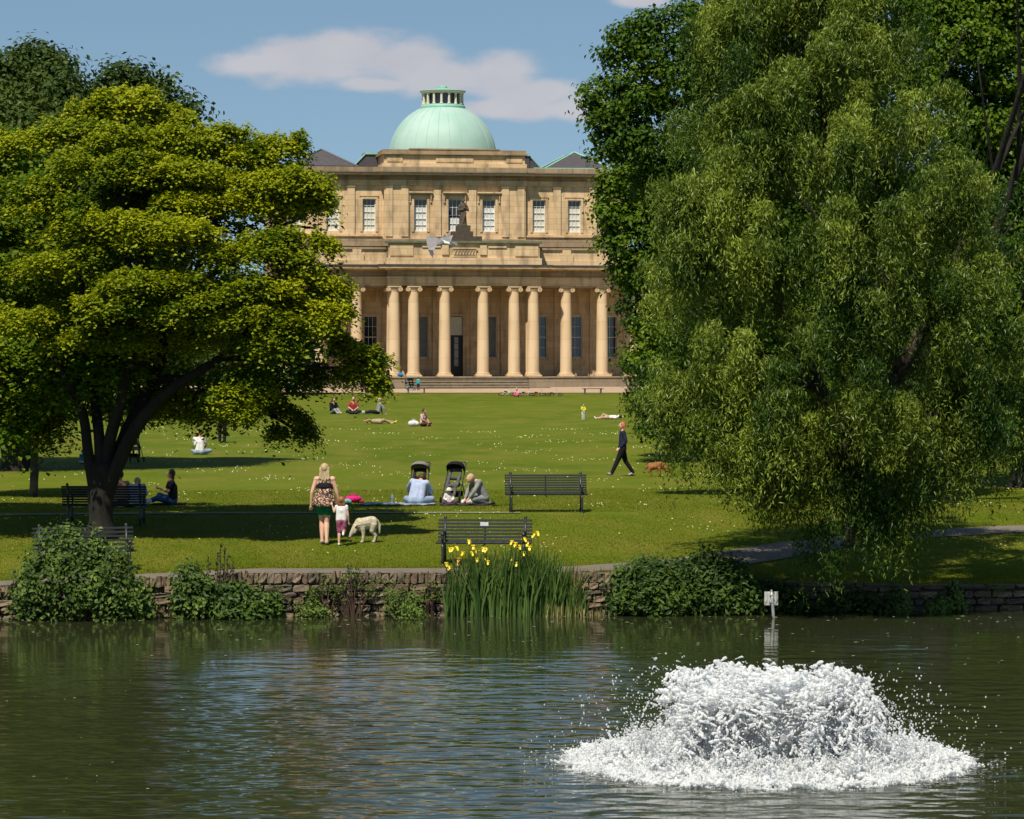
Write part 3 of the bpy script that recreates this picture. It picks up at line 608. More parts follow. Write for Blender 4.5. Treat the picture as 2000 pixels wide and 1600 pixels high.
# ------------------------------------------------------------------ foliage
def unit(v): return v/(np.linalg.norm(v,axis=-1,keepdims=True)+1e-9)
def leaves(name, C, Nn, L_, Wd, mat, parent, var, rg, A=None, fold=.35):
    n = len(C)
    if A is None:
        A = rg.normal(size=(n,3)); 
    A = unit(A - Nn*np.sum(A*Nn,1,keepdims=True)); B = np.cross(Nn, A)
    L_ = np.broadcast_to(L_,(n,))[:,None]; Wd = np.broadcast_to(Wd,(n,))[:,None]
    V = np.stack([C-A*L_, C+B*Wd+Nn*Wd*fold-A*L_*.15, C+A*L_, C-B*Wd+Nn*Wd*fold-A*L_*.15],1).reshape(-1,3)
    Fc = np.arange(n*4).reshape(n,4)
    o = link(name, new_mesh(name, V, Fc, [mat], False, attr=var), parent); o['kind'] = 'stuff' if parent is None else ''
    if parent is not None: del o['kind']
    return o
class Crown:
    def __init__(s, seed): s.r = np.random.default_rng(seed); s.C=[]; s.N=[]; s.L=[]; s.W=[]; s.A=[]; s.v=[]
    def put(s, C, Nn, L_, Wd, v, A=None):
        n = len(C); s.C.append(C); s.N.append(unit(Nn)); s.L.append(np.broadcast_to(L_,(n,))*s.r.uniform(.7,1.25,n)); s.W.append(np.broadcast_to(Wd,(n,))*s.r.uniform(.75,1.2,n)); s.v.append(v)
        s.A.append(s.r.normal(size=(n,3)) if A is None else A)
    def blob(s, c, rad, nclu, per, cs=.22, L_=.07, Wd=.04, shell=.35, up=.5, vb=.3, squash=.55, droop=0):
        r = s.r; d = unit(r.normal(size=(nclu,3))); q = 1-shell*r.random((nclu,1))**1.3; rad = np.array(rad)
        cc = np.array(c)+d*rad*q*(1+.16*r.normal(size=(nclu,1)))
        cv = r.normal(size=nclu)*.16
        off = r.normal(size=(nclu,per,3))*np.array([1,1,squash])*cs
        C = (cc[:,None]+off).reshape(-1,3); dd = np.repeat(d,per,0)
        Nn = unit(off.reshape(-1,3)*np.array([1,1,1.6]))*.8 + dd*.4 + np.array([0,0,up]) + r.normal(size=C.shape)*.45
        s.put(C, Nn, L_, Wd, (np.repeat(cv,per)+vb+r.normal(size=len(C))*.18))
    def pad(s, c, rx, ry, nsub, per, tilt=(0,0), th=.16, L_=.044, Wd=.034, vb=.5, sp=.10):
        """a flat layered spray: leaves lying on a low dome"""
        r = s.r; a = r.random(nsub)*2*math.pi; q = np.sqrt(r.random(nsub))
        x = rx*q*np.cos(a)*(1+.15*np.sin(3*a+r.random()*6)); y = ry*q*np.sin(a)
        z = -th*1.6*q*q*max(rx,ry)*.9 + tilt[0]*x + tilt[1]*y + np.clip(r.normal(size=nsub),-1.4,1.6)*th*.6
        cc = np.stack([x,y,z],1)+np.array(c); cv = r.normal(size=nsub)*.12
        off = r.normal(size=(nsub,per,3))*np.array([sp,sp,.035]); off[...,2] -= .9*(off[...,0]**2+off[...,1]**2)/sp*.5
        C = (cc[:,None]+off).reshape(-1,3)
        Nn = np.array([-tilt[0],-tilt[1],1.0]) + r.normal(size=C.shape)*.36 + off.reshape(-1,3)*np.array([1.6,1.6,0])
        s.put(C, Nn, L_, Wd, np.repeat(cv,per)+vb+r.normal(size=len(C))*.15)
    def mop(s, c, rad, ns, Lm, L_=.058, Wd=.014, vb=.4, step=.045):
        """a shock of thin curly hanging shoots"""
        r = s.r; d = r.normal(size=(ns,3)); d[:,2] = np.abs(d[:,2])*.9; d = unit(d)
        m = int(Lm/step); t_ = np.linspace(0,1,m)[None,:,None]
        ln = r.uniform(.3,1.25,(ns,1,1))
        st = np.array(c)+d*np.array(rad)*r.random((ns,1))**.4
        hor = unit(d*np.array([1,1,.15])+r.normal(size=d.shape)*.55)
        P = st[:,None]+hor[:,None]*(.55*np.array(rad).mean()*(1-np.exp(-2.5*t_))) - np.array([0,0,1.0])*(Lm*ln*t_**1.35)
        ph = r.random((ns,1,3))*6.3; fq = r.uniform(6,12,(ns,1,3)); P = P + np.sin(t_*fq*Lm+ph)*np.array([.09,.09,.04])
        P = P + r.normal(size=P.shape)*.02 + np.cumsum(r.normal(size=P.shape)*.012,1)
        C = P.reshape(-1,3); n = len(C)
        A = np.array([0,0,-1.0]) + r.normal(size=(n,3))*.5
        Nn = np.repeat(hor,m,0)*.5 + np.array([0,0,.35]) + r.normal(size=(n,3))*.6
        cv = np.repeat(r.normal(size=ns)*.12,m)
        s.put(C+r.normal(size=C.shape)*.015, Nn, L_, Wd, cv+vb+r.normal()*.12+r.normal(size=n)*.15, unit(A))
    def done(s, mat, parent, name='crown'):
        c = lambda q: np.concatenate(q)
        return leaves(name, c(s.C), c(s.N), c(s.L), c(s.W), mat, parent, np.clip(c(s.v),0,1), s.r, c(s.A))
BARK = pm('dark_bark', (.020,.016,.012), .95, (.011,.009,.007), 5, .9, 14, stretch=(1,1,.25), dist=.04)
BARK2 = pm('mottled_bark', (.095,.075,.048), .9, (.035,.028,.02), 4, .8, 12, lo=.42, hi=.58, dist=.03)
def limbs(name, paths, m, parent, n=10):
    for k, (P, r0, r1) in enumerate(paths):
        P = np.array(P, float); q = np.linspace(0,1,max(len(P)*4,6)); tt = np.linspace(0,1,len(P))
        Q = np.stack([np.interp(q,tt,P[:,i]) for i in range(3)],1)
        for _ in range(2): Q[1:-1] = (Q[:-2]+2*Q[1:-1]+Q[2:])/4
        mb = MB(); rr = np.linspace(r0,r1,len(Q))*(1+.06*np.sin(q*13+k)); 
        if name=='trunk' and k==0: rr[0]*=1.35; rr[1]*=1.12
        mb.tube(Q, rr, n); mb.build(name if k==0 else 'limb', m, parent, True)
def grow(base, trunk_h, r0, spread, height, parent, m, seed, nl=9, lean=(0,0)):
    r = np.random.default_rng(seed); b = np.array(base,float); top = b+np.array([lean[0],lean[1],trunk_h])
    paths = [([b-[0,0,.4], b+[0,0,.3], (b+top)/2+r.normal(size=3)*.08, top], r0, r0*.72)]
    for k in range(nl):
        a_ = 2*math.pi*k/nl + r.normal()*.3; hh = r.uniform(.35,1)*height; rr = spread*r.uniform(.45,.9)
        st_ = b+(top-b)*r.uniform(.75,1); mid = st_+np.array([math.cos(a_)*rr*.45, math.sin(a_)*rr*.45, (hh)*.5]); en = st_+np.array([math.cos(a_)*rr, math.sin(a_)*rr, hh])
        paths.append(([st_, mid, en], r0*r.uniform(.3,.5), r0*.06))
        for q in range(2):
            e2 = mid+np.array([r.normal()*spread*.3, r.normal()*spread*.3, hh*r.uniform(.2,.5)]); paths.append(([mid, (mid+e2)/2+r.normal(size=3)*.15, e2], r0*.16, r0*.04))
    limbs('trunk', paths, m, parent)
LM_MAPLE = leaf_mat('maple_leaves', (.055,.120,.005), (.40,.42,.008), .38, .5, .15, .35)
LM_LIME = leaf_mat('lime_leaves', (.055,.120,.006), (.21,.29,.012), .36, .45, .18, .4)
LM_OAK = leaf_mat('oak_leaves', (.035,.085,.005), (.15,.225,.010), .33, .45, .18, .35)
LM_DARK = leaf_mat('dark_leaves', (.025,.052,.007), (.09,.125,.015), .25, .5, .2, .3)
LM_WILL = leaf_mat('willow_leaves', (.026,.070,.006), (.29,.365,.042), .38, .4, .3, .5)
LM_BUSH = leaf_mat('bush_leaves', (.030,.060,.010), (.15,.22,.035), .25, .5, .2, 1.5)
LM_BUSH2 = leaf_mat('dock_leaves', (.022,.052,.008), (.10,.165,.020), .25, .5, .2, 1.5)

# ---- the layered maple, left
MD = 66.4
mb_ = np.array(on(197,1028,F/MD)); maple = thing('maple_tree', 'broad maple with flat layers of yellow-green leaves behind the left lake bush', 'tree', tuple(mb_))
def rel(p): return np.array(p)-mb_
s_ = F/MD
def mw(px,py,dy=0): return W(px,py,MD+dy)-mb_
tr = [([mw(197,1045), mw(197,1020), mw(196,960), mw(200,905)], .29, .25),
 ([mw(192,985), mw(172,890), mw(165,810), mw(120,720,-.5), mw(70,650,-1)], .15, .05),
 ([mw(196,970), mw(195,860), mw(185,780,.5), mw(170,650,.6), mw(150,480,.5)], .15, .05),
 ([mw(200,970), mw(213,860), mw(238,780,-.5), mw(262,660,-.8), mw(280,480,-1)], .16, .05),
 ([mw(205,975), mw(245,850,.3), mw(300,740,.6), mw(360,600,1), mw(420,430,1)], .19, .05),
 ([mw(208,960), mw(262,835,-.4), mw(330,760,-.8), mw(430,700,-1), mw(520,640,-1.2), mw(620,600,-1)], .16, .04),
 ([mw(300,740,.2), mw(390,740,.2), mw(480,790,0), mw(540,815,0), mw(590,850,0)], .1, .025),
 ([mw(430,700,-1), mw(530,700,-.8), mw(620,720,-.6), mw(700,715,-.5)], .07,.02),
 ([mw(360,600,1), mw(430,520,.8), mw(520,460,.5), mw(600,420,.5)], .09,.02),
 ([mw(262,660,-.8), mw(250,520,-1), mw(240,360,-.5), mw(245,230,0)], .1,.02)]
limbs('trunk', tr, BARK, maple, 12)
rr_ = np.random.default_rng(5)
for (a_,b_,d0) in (((520,460),(590,395),.5),((560,440),(640,450),.4),((540,500),(560,440),-.6),((560,440),(575,430),-.4),((420,430),(500,330),.8),((430,400),(470,300),.6),((620,600),(650,560),-1)):
    q = MB(); q.tube([mw(*a_,d0), (mw(*a_,d0)+mw(*b_,d0))/2+rr_.normal(size=3)*.08, mw(*b_,d0)],[.035,.025,.012],6); q.build('twig', BARK, maple, True)
cr_ = Crown(11)
# (px, py, half width px, tilt in x, depth offset m)
pads = [(250,168,60,0,0),(215,190,70,0,.4),(330,205,50,-.1,.6),(150,225,75,.1,-.2),(70,250,65,.15,-.3),(20,290,60,.15,-.5),(240,245,85,0,-.8),(350,245,75,-.05,-.2),(430,240,55,-.15,.3),(480,275,65,-.15,.2),(545,262,50,-.2,.6),(590,300,48,-.25,.4),(610,345,42,-.25,.1),(560,325,60,-.15,-.4),(500,330,70,-.1,-.8),(120,290,90,.1,-1.2),(210,300,90,0,-1.6),(310,300,90,0,-1.5),(400,305,80,-.05,-1.3),(40,340,80,.1,-1.5),(450,370,70,-.1,-1.0),(540,385,55,-.15,0),(600,375,40,-.2,.2),(350,370,55,0,-2.0),(225,345,75,0,-2.2),(230,405,90,.02,-2.6),(400,395,75,-.05,-2.4),(310,350,70,0,-2.0),(90,380,75,.15,-2.0),(150,420,60,.1,-2.4),(30,450,70,.15,-2.0),
 (340,420,85,-.12,-3.0),(300,440,60,0,-3.1),(250,430,50,0,-3.2),(500,420,50,0,-1),(520,445,60,.05,-2.2),(590,425,55,-.1,-1.8),(625,455,32,-.5,-1.6),(480,470,70,.05,-2.8),(560,480,55,-.1,-2.4),(100,490,75,.2,-2.8),(180,505,95,.1,-3.2),(280,520,95,0,-3.4),(360,535,60,-.1,-3.2),(450,520,65,.15,-3.0),(520,535,70,-.05,-2.8),(600,520,55,-.3,-2.2),(650,545,38,-.5,-1.8),(620,575,55,-.3,-2.4),(120,545,85,.15,-3.4),(40,600,80,.2,-3.0),(240,575,80,.1,-3.6),(400,560,75,.25,-3.4),(470,590,80,.1,-3.2),(560,600,70,-.1,-2.8),(330,590,55,.1,-3.6),(200,600,55,.2,-3.6),(520,650,70,-.1,-2.8),(600,640,50,-.2,-2.4),(150,640,60,.1,-3.0),(60,660,70,.1,-2.8),(250,640,60,0,-2.8),(420,640,70,0,-2.6),
 (690,665,40,-.15,-1.2),(715,690,38,-.25,-1.1),(700,715,44,-.1,-1.0),(730,735,22,-.3,-1.0),(665,650,25,-.1,-1.2),(465,745,42,-.1,-3.0),(455,775,36,-.1,-3.0),(500,735,28,0,-2.6),(480,720,30,.1,-2.8)]
skip = {5,11,15,18,24,26,27,30,33,34,36,41,44,49,56,58,60}
for q_i,(px,py,hw,tx,dz) in enumerate(pads):
    if q_i in skip: continue
    c = mw(px,py+10,dz*.62+.1); rx = hw/s_*1.02; cr_.pad(c, rx, rx*.7, int(135*rx*rx)+14, 28, (tx*.8,.08+.22*max(0,(480-py)/300)), .12, vb=.55+cr_.r.normal()*.12)
    for q_k in range(3):
        a_ = cr_.r.uniform(0,6.28); r2 = rx*cr_.r.uniform(.22,.42); cr_.pad(c+np.array([math.cos(a_)*rx*.95, math.sin(a_)*rx*.6, cr_.r.uniform(-.16,.12)]), r2, r2, int(60*r2*r2*2)+7, 26, (tx*.8,.15), .15, vb=.5+cr_.r.normal()*.15)
# deeper layers filling inside and far side; leaf colour darkened to imitate inner shade
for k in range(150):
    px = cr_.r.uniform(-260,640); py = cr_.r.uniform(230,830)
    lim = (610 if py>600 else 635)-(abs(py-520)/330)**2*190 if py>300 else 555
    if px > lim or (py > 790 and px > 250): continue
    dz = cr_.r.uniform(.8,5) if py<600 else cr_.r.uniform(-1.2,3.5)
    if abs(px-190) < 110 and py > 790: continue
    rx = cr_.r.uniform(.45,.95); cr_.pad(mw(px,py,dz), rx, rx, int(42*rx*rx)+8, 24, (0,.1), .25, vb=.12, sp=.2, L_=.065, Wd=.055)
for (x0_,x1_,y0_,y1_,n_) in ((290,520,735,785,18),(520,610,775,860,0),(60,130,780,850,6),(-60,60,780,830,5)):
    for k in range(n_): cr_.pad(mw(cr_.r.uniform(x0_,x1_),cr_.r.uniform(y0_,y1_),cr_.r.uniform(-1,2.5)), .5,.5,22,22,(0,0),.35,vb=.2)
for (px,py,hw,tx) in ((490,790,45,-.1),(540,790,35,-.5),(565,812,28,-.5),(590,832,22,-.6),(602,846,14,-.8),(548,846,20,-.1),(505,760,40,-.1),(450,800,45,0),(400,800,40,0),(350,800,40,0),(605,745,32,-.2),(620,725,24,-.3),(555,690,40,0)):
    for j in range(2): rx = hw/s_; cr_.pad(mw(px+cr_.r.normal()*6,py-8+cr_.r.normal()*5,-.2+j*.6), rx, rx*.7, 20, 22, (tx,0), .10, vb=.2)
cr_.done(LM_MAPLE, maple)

# ---- the curly willow, right
WDp = 60.6
wb_ = np.array(on(1690,1046,F/WDp)); willow = thing('willow_tree', 'huge curly willow whose hanging shoots fill the right half above the lake', 'tree', tuple(wb_))
def ww(px,py,dy=0): return W(px,py,WDp+dy)-wb_
limbs('trunk', [([ww(1690,1065), ww(1688,1000), ww(1680,930), ww(1660,860)], .38,.3), ([ww(1665,880), ww(1600,760), ww(1520,600,-.5), ww(1440,420,-1)], .22,.05), ([ww(1665,870), ww(1690,700,.5), ww(1640,450,.5), ww(1600,180,0)], .24,.05), ([ww(1665,870), ww(1760,720), ww(1850,560,-.5), ww(1900,420,-.5)], .2,.05), ([ww(1600,760), ww(1450,700,-1), ww(1350,600,-1.2)], .12,.03), ([ww(1520,600,-.5), ww(1500,350,-1.5), ww(1450,200,-1)], .12,.03), ([ww(1640,450,.5), ww(1750,300,-.5), ww(1800,200,0)], .1,.03)], BARK2, willow, 12)
cw = Crown(31); r = cw.r
def wl(py):   # left and right outline of the crown
    return np.interp(py,[-40,30,100,200,300,400,500,560,640,700,760,850,930,1000,1060],[1400,1345,1315,1300,1270,1255,1235,1235,1245,1255,1262,1260,1320,1460,1560]), np.interp(py,[-40,100,300,500,700,850,930,1000,1060],[1760,1810,1960,2060,2060,2040,1960,1880,1800])
k = 0
while k < 400:
    py = r.uniform(-90,900); a_, b_ = wl(py); px = r.uniform(a_+35,b_-30)
    fld = math.sin(px*.031+1.3*math.sin(py*.021))+math.sin(py*.037+px*.012+2)+.7*math.sin(px*.067-py*.05)
    if fld < .0+r.normal()*.25: continue
    u_ = (px-a_)/(b_-a_); dep = -4.2*math.sqrt(max(0,1-(2*u_-1)**2)) * np.interp(py,[-60,150,500,900],[.3,.8,1.15,1.05])
    dz = dep + abs(r.normal())*1.5
    cw.mop(ww(px,py-30,dz), (.24,.24,.16), int(r.uniform(26,48)), r.uniform(.45,1.45), vb=.45+r.normal()*.24); k += 1
for k in range(95):   # inner mass, its shade painted in as a darker leaf colour
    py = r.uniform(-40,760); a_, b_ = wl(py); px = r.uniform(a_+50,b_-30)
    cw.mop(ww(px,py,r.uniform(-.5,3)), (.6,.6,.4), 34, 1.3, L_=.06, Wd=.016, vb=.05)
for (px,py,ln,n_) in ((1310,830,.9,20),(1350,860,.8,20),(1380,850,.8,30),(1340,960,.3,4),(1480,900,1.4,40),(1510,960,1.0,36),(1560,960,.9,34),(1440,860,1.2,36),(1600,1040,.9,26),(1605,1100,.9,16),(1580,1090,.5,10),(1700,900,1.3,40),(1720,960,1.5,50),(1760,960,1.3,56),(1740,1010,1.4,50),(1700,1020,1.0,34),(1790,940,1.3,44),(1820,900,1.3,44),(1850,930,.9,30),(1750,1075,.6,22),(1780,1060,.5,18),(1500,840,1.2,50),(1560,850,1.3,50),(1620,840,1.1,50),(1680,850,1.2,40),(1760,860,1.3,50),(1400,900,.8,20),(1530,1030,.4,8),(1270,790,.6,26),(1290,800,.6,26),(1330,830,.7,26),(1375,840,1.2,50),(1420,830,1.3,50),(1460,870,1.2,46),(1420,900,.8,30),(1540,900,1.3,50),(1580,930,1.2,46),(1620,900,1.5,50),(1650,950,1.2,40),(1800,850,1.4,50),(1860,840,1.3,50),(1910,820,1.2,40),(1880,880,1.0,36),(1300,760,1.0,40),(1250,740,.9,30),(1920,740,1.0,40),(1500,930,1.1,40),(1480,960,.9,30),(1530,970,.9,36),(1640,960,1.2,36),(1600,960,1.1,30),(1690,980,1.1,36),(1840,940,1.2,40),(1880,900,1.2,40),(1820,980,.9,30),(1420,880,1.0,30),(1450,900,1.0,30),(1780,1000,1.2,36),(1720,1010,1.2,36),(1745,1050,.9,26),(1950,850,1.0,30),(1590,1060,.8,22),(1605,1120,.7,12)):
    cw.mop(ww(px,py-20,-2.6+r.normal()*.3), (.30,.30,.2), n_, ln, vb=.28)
cw.done(LM_WILL, willow)

# ---- broadleaved trees
def broad(name, label, px, py, s, trunk_h, r0, blobs, lm, seed, per=26, L_=.075, Wd=.045, dens=34, bark=BARK, cs=.22, cat='tree', vb=.3, height=5, spread=4, nl=8, grp=None, up=.5):
    b = np.array(on(px,py,s)); T = thing(name, label, cat, tuple(b), 0, grp); D = F/s
    grow((0,0,0), trunk_h, r0, spread, height, T, bark, seed, nl)
    c = Crown(seed)
    for (bx,by,rp,dz) in blobs:
        rm = rp/s; n_ = int(dens*4*rm*rm*1.2)
        c.blob(W(bx,by,D+dz)-b, (rm,rm,rm*.82), n_, per, cs, L_, Wd, .4, up, vb)
    c.done(lm, T); return T
# dark tree and its neighbour, upper left
broad('beech_tree', 'tall dark green tree rising behind the maple at the upper left', 36,922,61.5,2.6,.62,
 [(40,170,90,0),(110,190,85,-1),(-20,190,90,0),(170,230,80,0),(80,130,50,0),(60,110,30,0),(110,120,26,0),(240,190,55,1),(225,150,34,1),(270,150,30,1),(300,215,60,1),(350,235,42,1),(370,210,22,1),(320,165,18,1),(60,300,140,-3),(-60,320,150,-2),(180,330,130,-2),(270,330,110,0),(-160,250,140,0),(-140,450,170,0),(0,480,150,-2),(120,480,150,-1),(260,470,130,0),(40,640,140,0),(-120,640,150,0),(180,650,130,0),(300,620,110,0),(60,760,100,0),(-80,760,110,0),(230,760,80,0)], LM_DARK, 41, per=22, L_=.10, Wd=.062, dens=15, cs=.30, height=9, spread=6)
broad('lime_tree', 'slender mottled-trunk tree with fresh green leaves at the left edge', 66,975,75,1.7,.13,
 [(20,360,70,0),(-30,420,90,0),(45,480,75,-.8),(10,560,80,-1),(60,560,50,-1),(20,650,85,-1.2),(75,660,55,-1.2),(40,730,75,-1.2),(100,735,45,-1),(-40,700,90,0),(40,790,60,-.6),(90,800,45,-.5),(5,820,45,-.4),(120,770,35,0),(-40,560,90,0),(-60,800,70,0)], LM_LIME, 43, per=20, L_=.085, Wd=.06, dens=17, cs=.18, bark=BARK2, height=4.5, spread=1.8, nl=7, vb=.5)
# big trees behind the willow
broad('oak_tree', 'big oak standing behind the willow with lobed boughs over the hall roof', 1835,985,78,3.2,.42,
 [(1225,75,38,0),(1190,110,26,0),(1260,110,55,0),(1200,165,32,0),(1250,190,60,0),(1180,225,50,0),(1160,190,32,0),(1215,260,55,0),(1185,290,30,0),(1280,280,60,0),(1270,50,35,0),(1330,60,60,0),(1390,20,60,0),(1450,-20,70,0),(1340,160,80,0),(1400,120,90,0),(1500,60,110,0),(1600,0,110,0),(1300,350,70,1),(1400,300,120,1),(1550,250,150,1),(1700,200,150,1),(1700,30,120,0),(1500,450,150,1),(1700,420,160,1)], LM_OAK, 47, per=30, L_=.066, Wd=.046, dens=20, cs=.17, height=12, spread=8)
broad('chestnut_tree', 'leafy tree with bright green boughs at the upper right edge', 1990,960,70,3,.3,
 [(1840,30,60,-1),(1880,70,60,-1.2),(1920,100,50,-1.4),(1850,90,40,-1.4),(1800,60,40,-1),(1940,30,80,0),(2020,60,90,0),(1960,150,55,-1),(1990,230,70,-.5),(1930,250,50,-1),(1850,260,30,-.5),(2000,330,70,-.5),(1940,370,55,-.5),(1900,420,60,0),(1990,450,80,0),(2060,250,120,0),(1950,560,90,0),(2020,600,100,0),(1930,680,70,0),(2000,740,90,0),(1950,820,60,0),(2030,850,70,0),(2080,450,120,0),(2080,700,120,0),(1870,180,60,0),(1820,140,50,0),(1900,300,70,1),(1880,400,80,1),(1850,500,90,1),(1840,620,90,1),(1960,300,90,1),(1900,-30,90,0),(2000,-40,110,0)], LM_OAK, 53, per=26, L_=.08, Wd=.056, dens=20, cs=.2, height=10, spread=4, vb=.42)
broad('sycamore_tree', 'mid-green tree whose leaves screen the right end of the colonnade', 1420,893,57,2.2,.28,
 [(1235,345,50,0),(1200,380,38,0),(1220,430,45,0),(1180,425,26,-.5),(1215,480,45,0),(1230,530,42,0),(1195,350,22,0),(1300,400,90,0),(1290,520,60,0),(1380,480,120,0),(1360,640,90,0),(1270,640,38,0),(1262,700,40,-.5),(1240,715,26,-1),(1285,740,48,-1),(1265,780,36,-1.2),(1295,800,44,-1.2),(1330,760,70,0),(1350,830,55,0),(1280,830,30,-1),(1450,700,110,0),(1500,560,120,0),(1450,400,110,0),(1430,800,80,0),(1540,780,90,0)], LM_OAK, 59, per=26, L_=.085, Wd=.06, dens=16, cs=.22, height=8, spread=5, vb=.38)
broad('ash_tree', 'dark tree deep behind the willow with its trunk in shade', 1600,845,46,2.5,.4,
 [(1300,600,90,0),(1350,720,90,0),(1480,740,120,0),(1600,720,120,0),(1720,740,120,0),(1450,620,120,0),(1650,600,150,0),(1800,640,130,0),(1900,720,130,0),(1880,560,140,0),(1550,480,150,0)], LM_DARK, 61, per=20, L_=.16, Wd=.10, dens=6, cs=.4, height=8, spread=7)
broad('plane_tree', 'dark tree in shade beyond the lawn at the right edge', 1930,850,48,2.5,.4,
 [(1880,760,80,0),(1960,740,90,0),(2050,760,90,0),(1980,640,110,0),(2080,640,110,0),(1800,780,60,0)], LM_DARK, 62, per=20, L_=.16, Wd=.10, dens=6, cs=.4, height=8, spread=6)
broad('yew_tree', 'dark spreading tree on the forecourt left of the hall', 575,764,28.5,1.6,.25,
 [(540,650,60,0),(590,690,34,0),(570,620,50,-1),(500,640,70,0),(520,715,40,0),(575,725,30,-1),(450,690,60,0),(480,600,60,0)], LM_DARK, 67, per=16, L_=.20, Wd=.13, dens=3.4, cs=.5, height=5, spread=3)
# trees that close the view beyond the lawn on both sides
for (px,py,s,R_,lab) in ((420,757,25,110,'round dark tree beyond the lawn seen under the maple'),(300,757,24,120,'round dark tree at the far lawn edge left of the forecourt'),(150,757,24,130,'tall dark tree at the far lawn edge behind the lime'),(0,757,24,130,'far dark tree at the left edge of the view'),(1330,757,23,110,'far dark tree just right of the hall'),(1460,757,23,130,'far dark tree behind the willow crown'),(1620,757,23,140,'far dark tree behind the willow trunk'),(1790,757,23,140,'far dark tree right of the willow trunk'),(1960,757,23,140,'far dark tree at the right edge of the view')):
    broad('distant_tree', lab, px,py,s,2.0,.3,[(px,620,R_*.8,0),(px-R_*.5,660,R_*.6,-1),(px+R_*.5,655,R_*.6,-1),(px,700,R_*.7,-1),(px+R_*.3,550,R_*.5,0),(px-R_*.6,710,R_*.45,0),(px+R_*.6,710,R_*.45,0)], LM_DARK, 70+px%97, per=12, L_=.30, Wd=.2, dens=1.2, cs=.6, height=5, spread=3, nl=5, grp='dark trees closing the view beyond the lawn')
# ------------------------------------------------------------------ lakeside plants
def waterline(px): return 0
def bank(px, s=None, f=.0):   # a spot at the foot of the wall for a photo column
    X = (px-1000)/102.0; D = float(dwall(X))-.15-f; return X*1.0, D
def bush(name, label, px0, px1, ytop, seed, lm, n=300, L_=.05, Wd=.03, base_z=-.05, dfront=.25, cat='bush', tops=None, per=14, vb=.35, cs=.09):
    xc = (px0+px1)/2; X, D = bank(xc); T = thing(name, label, cat, (X,D,0)); s = F/D; c = Crown(seed); r = c.r
    hx = (px1-px0)/2/s; stems = MB()
    prof = tops or [(0,.75),(.25,1),(.6,.9),(1,.55)]
    for k in range(n):
        u = r.random(); fx = -hx+2*hx*u; H = (1211-ytop)/s*np.interp(u,[p[0] for p in prof],[p[1] for p in prof])
        z = H*r.random()**.75; edge = 1-abs(2*u-1)**3
        y = r.normal()*.16 - dfront*math.sin(math.pi*min(1,z/H+.15))*edge
        d = unit(np.array([[fx*.3, -1.0, .4]]))[0]
        off = r.normal(size=(per,3))*cs; C = np.array([fx+r.normal()*.05,y,z+base_z])+off
        Nn = off/cs*.5 + d*.7 + np.array([0,0,.5]) + r.normal(size=off.shape)*.5
        c.put(C, Nn, L_, Wd, np.full(per, vb+r.normal()*.15)+r.normal(size=per)*.18)
    for k in range(18):
        fx = r.uniform(-hx,hx)*.8; u = (fx+hx)/(2*hx); H = (1211-ytop)/s*np.interp(u,[p[0] for p in prof],[p[1] for p in prof])
        stems.tube([(fx*.5,.1,-.15),(fx*.8,0,H*.4),(fx,-.05,H*.97)],[.014,.010,.004],5)
    stems.build('stem', BARK, T); c.done(lm, T, 'foliage'); return T, c
bush('lakeside_bush', 'largest rounded green bush against the wall, at the left before the maple', 48,302,1022,101,LM_BUSH,n=400,L_=.052,Wd=.034,tops=[(0,.25),(.08,.6),(.18,.72),(.24,1.0),(.32,.82),(.42,.98),(.5,.8),(.6,.97),(.7,.66),(.78,.74),(.88,.5),(1,.2)],dfront=.5,cs=.11)
bush('lakeside_bush', 'slim upright bush with glossy leaves just right of the largest bush', 352,415,1105,102,LM_BUSH,n=130,tops=[(0,.5),(.3,1),(.7,.9),(1,.5)])
T,c = bush('lakeside_bush', 'low spreading leafy bush with dark seed spikes on the wall', 405,545,1140,103,LM_BUSH2,n=210,L_=.06,Wd=.035,tops=[(0,.9),(.3,1),(.7,.75),(1,.55)])
q = MB(); rr = np.random.default_rng(3)
for (px,yt) in ((438,1068),(446,1075),(432,1085),(462,1100),(452,1090),(415,1095)):
    x = (px-475)/102; z = (1211-yt)/102; q.tube([(x*.9,0,.2),(x,0,z*.6),(x,.0,z)],[.012,.01,.006],5)
    for j in range(10): zz = z*(.6+.4*rr.random()); q.ell((x+rr.normal()*.02,rr.normal()*.02,zz),(.02,.02,.025),5,4)
q.build('seed_spike', pm('brown_seed',(.06,.04,.025),.9), T)
